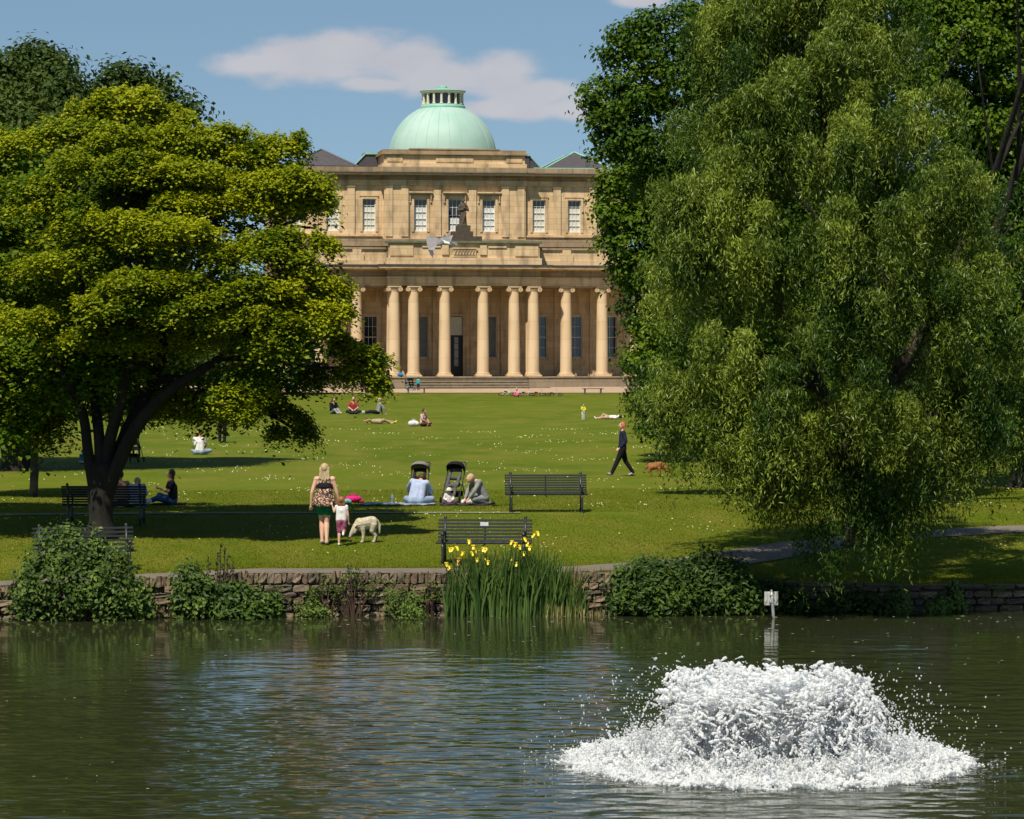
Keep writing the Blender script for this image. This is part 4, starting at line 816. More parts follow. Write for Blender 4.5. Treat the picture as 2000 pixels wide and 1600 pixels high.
# twiggy shoots on the wall
def twigs(label, px0, px1, ytop, seed, nst, lm, leafn):
    X,D = bank((px0+px1)/2); T = thing('wall_shrub', label, 'shrub', (X,D,0)); r = np.random.default_rng(seed); q = MB(); c = Crown(seed); hx = (px1-px0)/204
    for k in range(nst):
        a = r.uniform(-1,1); H = (1211-ytop)/102*r.uniform(.6,1)*(1-.45*abs(a)); P = np.array([(a*.15,.05,-.05),(a*hx*.5+r.normal()*.05,-.05,H*.45),(a*hx+r.normal()*.06,-.02+r.normal()*.08,H)]); q.tube(P,[.02,.011,.003],5)
        for j in range(2):
            b_ = P[1]+(P[2]-P[1])*r.uniform(0,.7); e_ = b_+np.array([r.normal()*.15,r.normal()*.06,r.uniform(.08,.25)]); q.tube([b_,e_],[.007,.003],4)
            n = leafn//2; tt = r.random((n,1)); C = b_+(e_-b_)*tt+r.normal(size=(n,3))*.03; c.put(C, r.normal(size=(n,3))+[0,-.5,.6], .032,.016, np.full(n,.6)+r.normal(size=n)*.2)
        n = leafn; tt = r.random((n,1))*.6+.4; C = P[1]+(P[2]-P[1])*tt + r.normal(size=(n,3))*.035; c.put(C, r.normal(size=(n,3))+[0,-.5,.6], .034,.017, np.full(n,.55)+r.normal(size=n)*.2)
    q.build('stem', pm('red_brown_twig',(.09,.05,.03),.9), T); c.done(lm, T, 'foliage')
twigs('bare reddish shrub with sparse leaves growing from the wall left of the bench', 640,745,1085,111,13,LM_BUSH,14)
twigs('small brown twiggy shrub at the wall foot under the sheep-like dog', 600,690,1120,112,9,LM_BUSH,20)
twigs('thin bare sapling beside the low spreading bush', 500,560,1115,113,5,LM_BUSH,10)
twigs('sparse shrub with pale shoots left of the yellow irises', 800,880,1120,114,7,LM_BUSH,12)
bush('lakeside_fern', 'low bright green ferny clump at the wall foot left of the irises', 757,822,1152,105,LM_BUSH,n=110,L_=.035,Wd=.014,vb=.6,cs=.07,cat='plant')
bush('wall_foot_plant', 'low weed with yellowish leaves at the wall foot by the brown shrub', 592,640,1170,106,LM_BUSH,n=60,L_=.04,Wd=.018,vb=.55,cs=.06,cat='plant')
bush('dock_bush', 'wide leafy bush in sun between the irises and the willow shade', 1195,1345,1100,107,LM_BUSH2,n=430,L_=.062,Wd=.026,tops=[(0,.4),(.12,.8),(.35,.95),(.6,.95),(1,.8)],dfront=.4,cs=.10)
bush('dock_bush', 'leafy bush half in willow shade left of the white water sign', 1335,1480,1085,108,LM_BUSH2,n=420,L_=.062,Wd=.026,tops=[(0,.75),(.3,1),(.6,.9),(.85,.7),(1,.3)],dfront=.35,cs=.10)
bush('dock_bush', 'dark low bush in deep shade just behind the water sign', 1470,1580,1150,109,LM_DARK,n=90,L_=.06,Wd=.03,dfront=.1,vb=.15)  # leaf colour set dark in place of the willow's shade
bush('dock_bush', 'dark low bush in shade right of the water sign', 1600,1740,1165,110,LM_DARK,n=60,L_=.06,Wd=.03,dfront=.1,vb=.15)  # darkened foliage colour again stands for shade here
bush('wall_foot_plant', 'small pale green plant hanging on the wall right of the willow trunk', 1745,1775,1155,115,LM_BUSH,n=40,L_=.035,Wd=.018,vb=.6,cs=.06,cat='plant')
bush('wall_foot_plant', 'yellow-green ivy patch climbing the right end of the wall', 1820,1890,1150,116,LM_BUSH,n=70,L_=.04,Wd=.03,vb=.75,cs=.06,cat='plant',tops=[(0,.25),(.5,.5),(.75,1),(1,.4)])
# irises
def blades(T, name, mat, xs_, H, seed, w=.016, lean=.12, y0=0., ys_=.12):
    r = np.random.default_rng(seed); V=[]; Fc=[]; at=[]; n=0
    for x in xs_:
        h_ = H(x)*r.uniform(.65,1.05); a = r.uniform(0,math.pi); dx,dy = math.cos(a),math.sin(a); lx = r.normal()*lean*h_; ly = -abs(r.normal())*.1*h_; yb = y0+r.normal()*ys_; ww_ = w*r.uniform(.7,1.3); v = r.random()
        bend = r.random() < .15
        for i,t_ in enumerate((0,.35,.7,.9,1)):
            cx = x+lx*t_*t_*(2 if bend else 1); cy = yb+ly*t_*t_; cz = -.15+h_*t_*(1 if not bend or t_<.9 else .93); hw_ = ww_*(1,1.1,.8,.4,.02)[i]
            V += [(cx-dx*hw_,cy-dy*hw_*.6-.001,cz),(cx+dx*hw_,cy+dy*hw_*.6,cz)]
        for i in range(4): Fc.append((n+2*i,n+2*i+1,n+2*i+3,n+2*i+2)); at.append(v)
        n += 10
    o = link(name, new_mesh(name, V, Fc, [mat], False, attr=at), T); return o
LM_IRIS = leaf_mat('iris_blades', (.035,.080,.012), (.14,.22,.045), .25, .35, .45, 1.0)
LM_REED = leaf_mat('dry_reeds', (.20,.17,.05), (.48,.38,.17), .2, .6, .3, 2)
YEL = pm('yellow_petal', (.75,.55,.01), .5, (.85,.68,.03), 8); ORG = pm('orange_petal', (.75,.30,.02), .5)
X,D = bank(1000); ir = thing('iris_clump', 'tall clump of yellow flag irises growing in front of the plaque bench', 'irises', (X,D-.15,0)); r = np.random.default_rng(9)
Hf = lambda x: float(np.interp(x,[-1.35,-1.2,-.9,-.3,.2,.7,1.1,1.4],[.85,1.25,1.42,1.48,1.52,1.45,1.25,.7]))
blades(ir,'blades',LM_IRIS, np.clip(r.normal(size=620)*.62-.05,-1.25,1.25), Hf, 5, lean=.16)
blades(ir,'far_blades',LM_IRIS, r.uniform(-1.1,1.35,300), Hf, 6, y0=.3)
# flowers: stalk with drooping petals
def flower(x,y,z,m,sc=1):
    q = MB(); q.tube([(x,y+.02,0),(x+r.normal()*.02,y,z*.6),(x,y,z)],[.008,.007,.005],5); st_ = q.build('flower_stalk', LM_IRIS, ir)
    q = MB()
    for k in range(6):
        a = k*math.pi/3+r.random(); up = k%2; L = .055*sc
        d = np.array([math.cos(a),math.sin(a),0]); P = [np.array([x,y,z]), np.array([x,y,z])+d*L*.6+[0,0,L*(.5 if not up else .9)], np.array([x,y,z])+d*L*(1.1 if not up else .5)+[0,0,-L*.3 if not up else L*1.3]]
        n_ = np.cross(d,[0,0,1])*.024*sc; q.add([P[0],P[1]-n_,P[1]+n_,P[2]-n_*.7,P[2]+n_*.7],[(0,1,2),(1,3,4,2)])
    q.build('flower', m, ir)
for (px,py,m) in ((917,1067,YEL),(925,1078,YEL),(905,1090,YEL),(885,1082,YEL),(893,1080,YEL),(880,1083,YEL),(923,1090,YEL),(928,1085,YEL),(897,1102,ORG),(896,1108,ORG),(873,1112,YEL),(879,1118,YEL),(932,1102,YEL),(950,1083,YEL),(945,1082,YEL),(949,1098,YEL),(953,1107,YEL),(1000,1068,YEL),(1007,1072,YEL),(1001,1100,YEL),(1003,1106,YEL),(1009,1110,YEL),(1030,1072,YEL),(1034,1079,YEL),(1025,1063,YEL),(1023,1090,YEL),(1042,1055,YEL),(980,1133,YEL),(1050,1051,YEL),(1015,1078,YEL)):
    flower((px-1000)/102-.0, -.05+r.normal()*.06, (1209-py)/102, m, 1.0)
X,D = bank(1110); rd = thing('reed_clump', 'clump of green reeds with straw-coloured stems right of the irises', 'reeds', (X,D-.1,0))
Hr = lambda x: float(np.interp(x,[-.7,-.2,.1,.4],[.9,1.15,1.0,.5]))
blades(rd,'blades',LM_IRIS, r.uniform(-.8,.35,260), Hr, 15, w=.012)
blades(rd,'dry_stems',LM_REED, r.uniform(-.75,.3,120), lambda x: .42, 16, w=.009, y0=-.2)
blades(rd,'tall_stems',LM_REED, r.uniform(-.15,.2,60), lambda x: 1.15, 17, w=.007, y0=.1)
X,D = bank(1160); rd = thing('dead_reeds', 'sparse dead reed stubs at the water edge right of the reeds', 'reeds', (X,D-.2,0)); blades(rd,'dry_stems',LM_REED, r.uniform(-.4,.4,60), lambda x: .32, 18, w=.008)
X,D = bank(1270); rd = thing('dry_grass_tuft', 'thin straw-coloured grass heads standing above the sunny dock bush', 'grass', (X,D+.4,.45)); blades(rd,'dry_stems',LM_REED, r.uniform(-.35,.35,90), lambda x: 1.0, 19, w=.004, lean=.1)
# long grass and weeds along the top of the wall and tufts in the lawn
def tufts(name, label, n, xr, dr, hr, mat, seed, w=.006):
    r = np.random.default_rng(seed); X = r.uniform(*xr,n); Y = dwall(X)+dr[0]+(dr[1]-dr[0])*r.random(n)**1.5
    pth = np.interp(X,[-34,-14,-3,.6,1.7,3.2,4.4,6,7.5,9,11,14],[56.3,58.1,59.4,59.9,60.5,61.9,63.2,64.8,66.3,67.3,68.4,69.4]); kk = (np.abs(Y-pth) > .8) & ((np.abs(Y-72.4) > .35)|(X>3)); X = X[kk]; Y = Y[kk]; n = len(X)
    base = np.stack([X,Y,gz(X,Y)],1); h_ = r.uniform(*hr,n)[:,None]; d = r.normal(size=(n,3))*[.35,.35,.1]+[0,0,1]; a = r.uniform(0,6.3,n); wv_ = np.stack([np.cos(a),np.sin(a),0*a],1)*w
    V = np.stack([base-wv_,base+wv_,base+d*h_],1).reshape(-1,3)
    o = link(name, new_mesh(name, V, np.arange(n*3).reshape(n,3), [mat], False, attr=np.clip(r.normal(size=n)*.25+.5,0,1)))
    return tag(o, label, 'grass', None, 'stuff')
LM_GR = leaf_mat('grass_blades', (.085,.110,.004), (.20,.20,.014), .3, .6, .05, .6)
tufts('lawn_grass_blades','short blades of lawn grass near the lake', 260000, (-14,14), (1.6,26), (.012,.035), LM_GR, 201, .007)
tufts('wall_top_grass','longer grass blades along the top of the wall', 9000, (-11,11), (.3,1.9), (.04,.14), LM_GR, 202, .005)
# daisies
r = np.random.default_rng(77); n = 30000; X = r.uniform(-20,14,n); Dd = 63+r.random(n)**1.3*75; den = np.sin(X*1.3+Dd*.4)+np.sin(Dd*.8-X*.7)+r.normal(size=n)*.9; k = den > 2.15; X = X[k]; Dd = Dd[k]; n = len(X)
C = np.stack([X,Dd,gz(X,Dd)+.055],1); a = r.uniform(.007,.017,n)*(1+(Dd-60)/120); ang = np.arange(5)*2*math.pi/5
V = C[:,None]+np.stack([np.cos(ang)[None]*a[:,None], np.sin(ang)[None]*a[:,None]*.75, np.sin(ang)[None]*a[:,None]*.6],-1)
dz_ = link('daisies', new_mesh('daisies', V.reshape(-1,3), np.arange(n*5).reshape(n,5), [pm('daisy_white',(.52,.54,.34),.7,(.42,.44,.12),3)])); tag(dz_, 'white and yellow daisies scattered over the lawn', 'daisies', None, 'stuff')
# floating specks
r = np.random.default_rng(78); n = 420; px = r.uniform(-50,2050,n); D_ = 58.2-r.random(n)**1.6*26; X = (px-1000)*D_/F; C = np.stack([X,np.minimum(D_,dwall(X)-.1),np.full(n,.012)],1); ang = np.arange(6)*math.pi/3; a = r.uniform(.008,.026,n)*(D_/58); st_ = r.uniform(.5,2.2,n)
V = C[:,None]+np.stack([np.cos(ang)[None]*(a*st_)[:,None], np.sin(ang)[None]*a[:,None], np.abs(np.sin(ang*2))[None]*a[:,None]*.4],-1)
o = link('floating_petals', new_mesh('floating_petals', V.reshape(-1,3), np.arange(n*6).reshape(n,6), [pm('pale_petal',(.5,.5,.36),.7)])); tag(o, 'tiny pale petals and leaves floating on the lake', 'petals', None, 'stuff')

r = np.random.default_rng(401); c = Crown(402)
for k in range(420):
    x = r.uniform(-10.3,10.6)
    if math.sin(x*2.1)+math.sin(x*5.3+1) < r.normal()*.8-.2: continue
    z = float(twall(x))*r.random()**.8; n = int(r.uniform(6,22)); C = np.array([x, float(dwall(x))-.04, z])+r.normal(size=(n,3))*[.09,.04,.06]
    c.put(C, r.normal(size=(n,3))*.6+[0,-1,.5], r.uniform(.015,.04), .014, np.full(n,.4)+r.normal(size=n)*.25)
o = c.done(LM_BUSH, None, 'wall_weeds'); tag(o, 'small weeds and moss tufts rooted in the joints of the lake wall', 'weeds', None, 'stuff')
# ------------------------------------------------------------------ water sign
X = (1509-1000)/103.5; D = F/103.5; sg = thing('water_sign', 'blank pale square sign on a slightly bent post standing in the lake', 'sign', (X,D,0), R(4))
PALE = pm('pale_sign_paint', (.50,.50,.46), .5, (.40,.40,.36), 8); STL = pm('galvanised_post', (.36,.36,.34), .4, (.28,.28,.27), 10, metal=.2)
q = MB(); q.tube([(.02,0,-.8),(.02,0,0),(0,0,.25),(-.02,0,.5)],.030,10); q.tube([(-.02,0,.5),(-.02,0,.53)],.022,10); q.build('post', STL, sg, True)
q = MB(); q.box(-.15,.11,.036,.046,.235,.495); q.build('board', PALE, sg, bevel=.004)
for z in (.30,.43): q = MB(); q.box(-.055,.015,-.032,.036,z-.012,z+.012); q.build('bracket', STL, sg)

# ------------------------------------------------------------------ fountain
FX, FD = 3.08, 37.3
FOAM = bpy.data.materials.new('white_water'); FOAM.use_nodes = True
t = FOAM.node_tree; p = t.nodes['Principled BSDF']; o_ = t.nodes['Material Output']; p.inputs['Base Color'].default_value = (.90,.91,.91,1); p.inputs['Roughness'].default_value = .22; p.inputs['Specular IOR Level'].default_value = .6
n_ = t.nodes.new('ShaderNodeTexNoise'); n_.inputs['Scale'].default_value = 5; n_.inputs['Detail'].default_value = 6; tn = t.nodes.new('ShaderNodeTexCoord'); t.links.new(tn.outputs['Object'], n_.inputs['Vector'])
tr_ = t.nodes.new('ShaderNodeBsdfTranslucent'); tr_.inputs[0].default_value = (.93,.94,.94,1)
gl = t.nodes.new('ShaderNodeBsdfRefraction'); gl.inputs['IOR'].default_value = 1.2; gl.inputs[0].default_value = (.9,.93,.93,1); gl.inputs['Roughness'].default_value = .15
m1_ = t.nodes.new('ShaderNodeMixShader'); m1_.inputs[0].default_value = .55; t.links.new(p.outputs[0], m1_.inputs[1]); t.links.new(tr_.outputs[0], m1_.inputs[2])
mrn = t.nodes.new('ShaderNodeMapRange'); mrn.inputs[1].default_value = .42; mrn.inputs[2].default_value = .72; mrn.inputs[4].default_value = .28; t.links.new(n_.outputs[0], mrn.inputs[0])
m2_ = t.nodes.new('ShaderNodeMixShader'); t.links.new(mrn.outputs[0], m2_.inputs[0]); t.links.new(m1_.outputs[0], m2_.inputs[1]); t.links.new(gl.outputs[0], m2_.inputs[2]); t.links.new(m2_.outputs[0], o_.inputs[0])
fnt = thing('fountain', 'white churning fountain splash boiling up from the lake', 'fountain', (FX,FD,0))
r = np.random.default_rng(91); g = 9.81
def jets(n, vz, vr, r0=.12, tmin=0., tmax=1., clump=40, spread=.05, seed=1):
    r = np.random.default_rng(seed); k = r.integers(clump,size=n)
    az = (np.arange(clump)+r.random(clump)*.8)*2*math.pi/clump; cvz = r.uniform(*vz,clump); cvr = r.uniform(*vr,clump)
    a = az[k]+r.normal(size=n)*spread; VZ = cvz[k]+r.normal(size=n)*.10; VR = cvr[k]*(1+r.normal(size=n)*.06)
    T = 2*VZ/g; t_ = T*(tmin+(tmax-tmin)*r.random(n)); z = VZ*t_-.5*g*t_*t_; rr_ = r0+VR*t_
    return np.stack([rr_*np.cos(a), rr_*np.sin(a), z],1)+r.normal(size=(n,3))*.012*(1+4*(t_/T)[:,None])

def filaments(nf, vz, vr, r0, tmin, tmax, ln, rad, clump, spread, seed, jit=.004):
    """short strings of water, each following its own ballistic path"""
    r = np.random.default_rng(seed); k = r.integers(clump,size=nf); az = (np.arange(clump)+r.random(clump)*.8)*2*math.pi/clump
    cvz = r.uniform(*vz,clump); cvr = r.uniform(*vr,clump); a = az[k]+r.normal(size=nf)*spread; VZ = cvz[k]+r.normal(size=nf)*.09; VR = cvr[k]*(1+r.normal(size=nf)*.07)
    T = 2*VZ/g; t0 = T*(tmin+(tmax-tmin)*r.random(nf)); dt = r.uniform(*ln,nf); m = 14; q = np.linspace(0,1,m)[None]; t_ = t0[:,None]+dt[:,None]*q
    z = VZ[:,None]*t_-.5*g*t_*t_; te = np.where(t_<.40,t_,.40+(t_-.40)*.62); R_ = r0+VR[:,None]*te; aa = a[:,None]+r.normal(size=(nf,1))*.10*q
    P = np.stack([R_*np.cos(aa),R_*np.sin(aa),z],-1); P += np.cumsum(r.normal(size=P.shape)*jit,1)
    w_ = r.uniform(*rad,nf)[:,None]*(.45+.55*np.sin(q*math.pi)**.7)*(1+.25*r.normal(size=(nf,m)))
    return P.reshape(-1,3), np.clip(w_.ravel(),.006,.05)
S = [filaments(4200,(3.75,4.52),(.9,2.15),.30,0,.45,(.02,.06),(.012,.026),44,.07,1,.004), filaments(3600,(4.0,4.42),(.2,1.4),.28,0,.5,(.02,.06),(.013,.028),40,.12,2,.004),
     filaments(2300,(3.8,4.5),(1.0,2.25),.30,.40,.56,(.010,.030),(.010,.022),44,.06,1,.004), filaments(2500,(3.8,4.5),(1.1,2.3),.32,.52,1,(.015,.045),(.007,.017),22,.05,3),
     filaments(900,(3.2,4.3),(1.6,2.6),.3,.3,1,(.02,.07),(.005,.012),40,.05,4), filaments(1900,(3.4,4.2),(0,.9),.30,0,1,(.02,.05),(.014,.03),30,.2,5), filaments(160,(4.3,4.7),(.4,2.6),.3,.35,.55,(.02,.05),(.006,.014),120,.2,6)]
# ring of crowns where the water falls back
n = 9500; a = r.uniform(0,2*math.pi,n); q_ = .7+1.75*r.random(n)**.7; lump = .5+.5*np.sin(a*7+q_*5)*np.sin(a*17+1); hz = (.05+.34*lump**2)*np.exp(-((q_-1.55)/.5)**2)+.035; m = 9; q = np.linspace(0,1,m)[None]; hh = (hz*r.random(n)*1.2)[:,None]; dr_ = r.normal(size=(n,1))*.12; da = r.normal(size=(n,1))*.05
z = (np.abs(r.normal(size=n))*hz*.4)[:,None]+hh*q; R_ = q_[:,None]+dr_*q; aa = a[:,None]+da*q; Pc = np.stack([R_*np.cos(aa),R_*np.sin(aa),z],-1)+r.normal(size=(n,m,3))*.006; S.append((Pc.reshape(-1,3), np.clip((r.uniform(.010,.026,n)[:,None]*(1.1-.7*q)).ravel(),.006,.05)))
for k in range(90):  # tall spikes
    a = r.uniform(0,6.283); q_ = r.uniform(1.5,2.3); h_ = r.uniform(.12,.34)*(1.5 if r.random()<.12 else 1); m = int(h_*90); tt = np.linspace(0,1,m)[:,None]; lean = r.normal(size=2)*.35; S.append((np.array([[q_*math.cos(a),q_*math.sin(a),0]])+np.concatenate([tt*lean[0]*tt,tt*lean[1]*tt,tt],1)*h_+r.normal(size=(m,3))*.003, np.clip(.017*(1.1-tt[:,0]),.006,1)))
P = np.concatenate([s_[0] for s_ in S]); RAD = np.concatenate([s_[1] for s_ in S]); kk = P[:,2] > -.03; P = P[kk]; RAD = RAD[kk]
# rough it with coherent noise so it breaks into lumps and holes
def wob(P,f,s): return np.stack([np.sin(P[:,1]*f+P[:,2]*f*1.3+s),np.sin(P[:,2]*f*1.1+P[:,0]*f+s*2),np.sin(P[:,0]*f*.9+P[:,1]*f*1.2+s*3)],1)
P += wob(P,9,.3)*.035+wob(P,23,1.1)*.015
me = bpy.data.meshes.new('splash'); me.vertices.add(len(P)); me.vertices.foreach_set('co', P.astype(np.float32).ravel()); 
ra = me.attributes.new('rad','FLOAT','POINT'); ra.data.foreach_set('value', RAD.astype(np.float32))
so = bpy.data.objects.new('tmp', me); col.objects.link(so)
ng = bpy.data.node_groups.new('splash','GeometryNodeTree'); ng.interface.new_socket('Geometry',in_out='INPUT',socket_type='NodeSocketGeometry'); ng.interface.new_socket('Geometry',in_out='OUTPUT',socket_type='NodeSocketGeometry')
gi = ng.nodes.new('NodeGroupInput'); go = ng.nodes.new('NodeGroupOutput'); mp_ = ng.nodes.new('GeometryNodeMeshToPoints'); pv = ng.nodes.new('GeometryNodePointsToVolume'); vm = ng.nodes.new('GeometryNodeVolumeToMesh'); na = ng.nodes.new('GeometryNodeInputNamedAttribute'); na.data_type = 'FLOAT'; na.inputs[0].default_value = 'rad'
ss = ng.nodes.new('GeometryNodeSetShadeSmooth')
pv.resolution_mode = 'VOXEL_SIZE'; pv.inputs['Voxel Size'].default_value = .0095; vm.resolution_mode = 'GRID'; vm.inputs['Threshold'].default_value = .1
ng.links.new(gi.outputs[0], mp_.inputs[0]); ng.links.new(mp_.outputs[0], pv.inputs[0]); ng.links.new(na.outputs[0], pv.inputs['Radius']); ng.links.new(pv.outputs[0], vm.inputs[0]); ng.links.new(vm.outputs[0], ss.inputs[0]); ng.links.new(ss.outputs[0], go.inputs[0])
md = so.modifiers.new('g','NODES'); md.node_group = ng
dg = bpy.context.evaluated_depsgraph_get(); dg.update(); m2 = bpy.data.meshes.new_from_object(so.evaluated_get(dg)); bpy.data.objects.remove(so); m2.name = 'water_jet'; m2.materials.clear(); m2.materials.append(FOAM); link('water_jet', m2, fnt)
print('splash faces', len(m2.polygons), 'points', len(P))
# loose droplets
def droplets(name, C, rad):
    n = len(C); o6 = np.array([(1,0,0),(0,1,0),(-1,0,0),(0,-1,0),(0,0,1.2),(0,0,-1.2)],float); f8 = np.array([(0,1,4),(1,2,4),(2,3,4),(3,0,4),(1,0,5),(2,1,5),(3,2,5),(0,3,5)])
    V = (C[:,None]+o6[None]*rad[:,None,None]).reshape(-1,3); Fc = (f8[None]+np.arange(n)[:,None,None]*6).reshape(-1,3)
    o = link(name, new_mesh(name, V, Fc, [FOAM], True), fnt); o['kind'] = 'stuff'
C = np.concatenate([jets(1500,(3.6,4.6),(1.6,3.4),.35,.2,1,200,.2,12), jets(1400,(2.5,4.6),(.5,3.3),.35,.1,1,200,.3,13)]); a = r.uniform(0,6.283,1300); q_ = 1.6+np.abs(r.normal(size=1300))*.5
C = np.concatenate([C, np.stack([q_*np.cos(a),q_*np.sin(a),np.abs(r.normal(size=1300))*.1*np.exp(-(q_-1.6))+.005],1)]); C = C[C[:,2]>0]
droplets('droplet', C, r.uniform(.005,.014,len(C)))
# foam floating where it lands
n = 2600; a = r.uniform(0,6.283,n); q_ = np.abs(r.normal(size=n))*.9+1.3; k = q_<4; a = a[k]; q_ = q_[k]; n = len(a)
C = np.stack([q_*np.cos(a),q_*np.sin(a),np.full(n,.008)],1); ang = np.arange(7)*2*math.pi/7; rd_ = r.uniform(.01,.07,n)*np.exp(-np.clip(q_-2.1,0,9)*1.2); el = r.uniform(.3,1,n)
V = C[:,None]+np.stack([np.cos(ang)[None]*rd_[:,None]*r.uniform(.7,1.3,(n,7)), np.sin(ang)[None]*(rd_*el)[:,None], np.zeros((n,7))],-1); V[...,2] += r.uniform(0,.006,n)[:,None]
o = link('foam', new_mesh('foam', V.reshape(-1,3), np.arange(n*7).reshape(n,7), [FOAM]), fnt); o['kind'] = 'stuff'
# ------------------------------------------------------------------ furniture
def box_piece(name, parent, x0,x1,y0,y1,z0,z1,m,bevel=.004,rx=0,c=None):
    q = MB(); cx,cy,cz = (x0+x1)/2,(y0+y1)/2,(z0+z1)/2; q.box(x0-cx,x1-cx,y0-cy,y1-cy,z0-cz,z1-cz); o = q.build(name, m, parent, bevel=bevel); o.location = (cx,cy,cz); o.rotation_euler = (rx,0,0); return o
def bench(label, px, py, s, wd=1.95, rz=0, nb=7, plaque=False, mat=SLATM, zoff=0, hs=1.0):
    p = on(px,py,s); T = thing('park_bench', label, 'bench', (p[0],p[1],p[2]+zoff), rz, 'black slatted park benches')
    a = wd/2
    for i in range(nb):       # back slats, leaning back
        t_ = i/(nb-1); z = .46+.40*t_; y = .30+.10*t_; box_piece('slat', T, -a,a,y-.012,y+.012,z-.021,z+.021,mat,.004,-.2)
    for i in range(5): box_piece('slat', T, -a,a,-.20+i*.105,-.13+i*.105,.405+.01*(abs(i-2)),.43+.01*abs(i-2),mat)
    for s_ in (-1,1):
        x = s_*(a-.14); q = MB()
        q.tube([(x,.36,0),(x,.31,.2),(x,.28,.40),(x,.33,.62),(x,.42,.90)],[.032,.028,.028,.026,.024],8)
        q.tube([(x,-.24,0),(x,-.21,.15),(x,-.22,.34),(x,-.20,.42)],[.032,.026,.028,.026],8)
        q.tube([(x,-.22,.39),(x,0,.375),(x,.29,.39)],[.026,.022,.026],8); q.tube([(x,-.24,.04),(x,.05,.2),(x,.35,.05)],[.016,.014,.016],6)
        q.ell((x,.43,.915),(.035,.035,.035),8,6); q.box(x-.045,x+.045,-.29,-.19,-.01,.02); q.box(x-.045,x+.045,.31,.42,-.01,.02)
        f = q.build('end_frame', IRON, T, True)
        q = MB(); q.tube([(x,-.20,.42),(x,-.27,.56),(x,-.22,.64),(x,-.05,.655),(x,.15,.64),(x,.36,.63)],[.022,.022,.024,.022,.022,.02],8); q.ell((x,-.25,.61),(.04,.045,.045),8,6); q.build('armrest', IRON, f, True)
    q = MB(); q.tube([(0,.30,.38),(0,.325,.46),(0,.43,.88)],[.018,.018,.016],6); q.tube([(0,-.2,.385),(0,.3,.38)],.016,6); q.build('centre_strut', IRON, T)
    if plaque: box_piece('plaque', T, -.10,.065,.352,.362,.745,.825,pm('silver_plaque',(.62,.62,.60),.35,metal=.3),.002,-.2)
    if hs != 1: T.scale = (1,1,hs)
    return T
bench('black slatted bench standing alone in the middle of the sunny lawn', 1067,998,82.5,1.95,R(2),8)
bench('black bench with a small silver plaque behind the yellow irises', 945,1106,97.5,1.90,R(-4),7,True)
bench('black bench behind the maple trunk with two picnickers seen through it', 208,1016,86,1.92,R(178),8)
bench('black bench mostly hidden by the largest lakeside bush at the left', 166,1112,99,2.0,R(14),6)
bench('dark bench in deep shade beside the willow trunk', 1720,1046,88,1.9,R(-30),7)
def lowbench(label,px,py,s):
    p = on(px,py,s); T = thing('backless_bench', label, 'bench', p, R(3), 'low backless benches on the forecourt'); m = pm('weathered_plank',(.13,.11,.08),.9,(.08,.07,.05),4)
    for i in range(3): box_piece('plank', T, -.72,.72,-.22+i*.15,-.09+i*.15,.38,.43,m)
    for s_ in (-1,1): box_piece('leg', T, s_*.55-.05,s_*.55+.05,-.18,.18,0,.38,m)
lowbench('low backless bench on the gravel below the hall steps',813,767,28.3)
lowbench('low backless bench on the gravel right of the lying bicycles',1158,765,28.5)

# ------------------------------------------------------------------ people
SKIN = pm('skin', (.62,.37,.25), .5, (.55,.31,.21), 6, spec=.3); SKIN2 = pm('tanned_skin', (.50,.29,.18), .5, (.44,.24,.15), 6, spec=.3)
def cloth(n, c, c2=None, sc=8): return pm(n, c, .85, c2 or tuple(x*.7 for x in c), sc, .3, 25, spec=.15)
BLACKC = cloth('black_cloth',(.012,.012,.016)); NAVY = cloth('navy_cloth',(.02,.022,.05)); JEAN = cloth('denim',(.05,.12,.26)); LJEAN = cloth('pale_denim',(.28,.36,.48)); WHT = cloth('white_cloth',(.72,.70,.68)); BLUE = cloth('pale_blue_cloth',(.40,.46,.62),(.32,.38,.54)); GREYC = cloth('grey_cloth',(.25,.26,.25)); PINK = cloth('pink_cloth',(.75,.30,.38)); TEAL = cloth('teal_cloth',(.02,.36,.36)); RUST = cloth('rust_red_cloth',(.30,.05,.035)); YELC = cloth('yellow_cloth',(.65,.66,.04)); MAROON = cloth('maroon_cloth',(.22,.02,.08),(.45,.2,.28),10); GREENC = cloth('green_cloth',(.01,.18,.07)); PURP = cloth('purple_cloth',(.07,.03,.11)); BEIGE = cloth('beige_cloth',(.42,.31,.20)); MAG = cloth('magenta_cloth',(.65,.02,.18))
H_BL = pm('blonde_hair',(.55,.43,.24),.5,(.28,.19,.10),22,.4,40,stretch=(3,3,.4),spec=.4); H_BR = pm('brown_hair',(.07,.035,.02),.5,(.03,.018,.01),22,.4,40,stretch=(3,3,.4)); H_GI = pm('ginger_hair',(.45,.16,.06),.5,(.3,.09,.04),20,.4,40,stretch=(3,3,.4)); H_DK = pm('dark_hair',(.018,.014,.012),.5)
LEO = bpy.data.materials.new('leopard_print'); LEO.use_nodes = True
t = LEO.node_tree; p = t.nodes['Principled BSDF']; vo = t.nodes.new('ShaderNodeTexVoronoi'); vo.feature = 'DISTANCE_TO_EDGE'; vo.inputs['Scale'].default_value = 17; tn = t.nodes.new('ShaderNodeTexCoord'); nn = t.nodes.new('ShaderNodeTexNoise'); nn.inputs['Scale'].default_value = 20
ad = t.nodes.new('ShaderNodeMixRGB'); ad.inputs[0].default_value = .06; t.links.new(tn.outputs['Object'], nn.inputs['Vector']); t.links.new(tn.outputs['Object'], ad.inputs[1]); t.links.new(nn.outputs[1], ad.inputs[2]); t.links.new(ad.outputs[0], vo.inputs['Vector'])
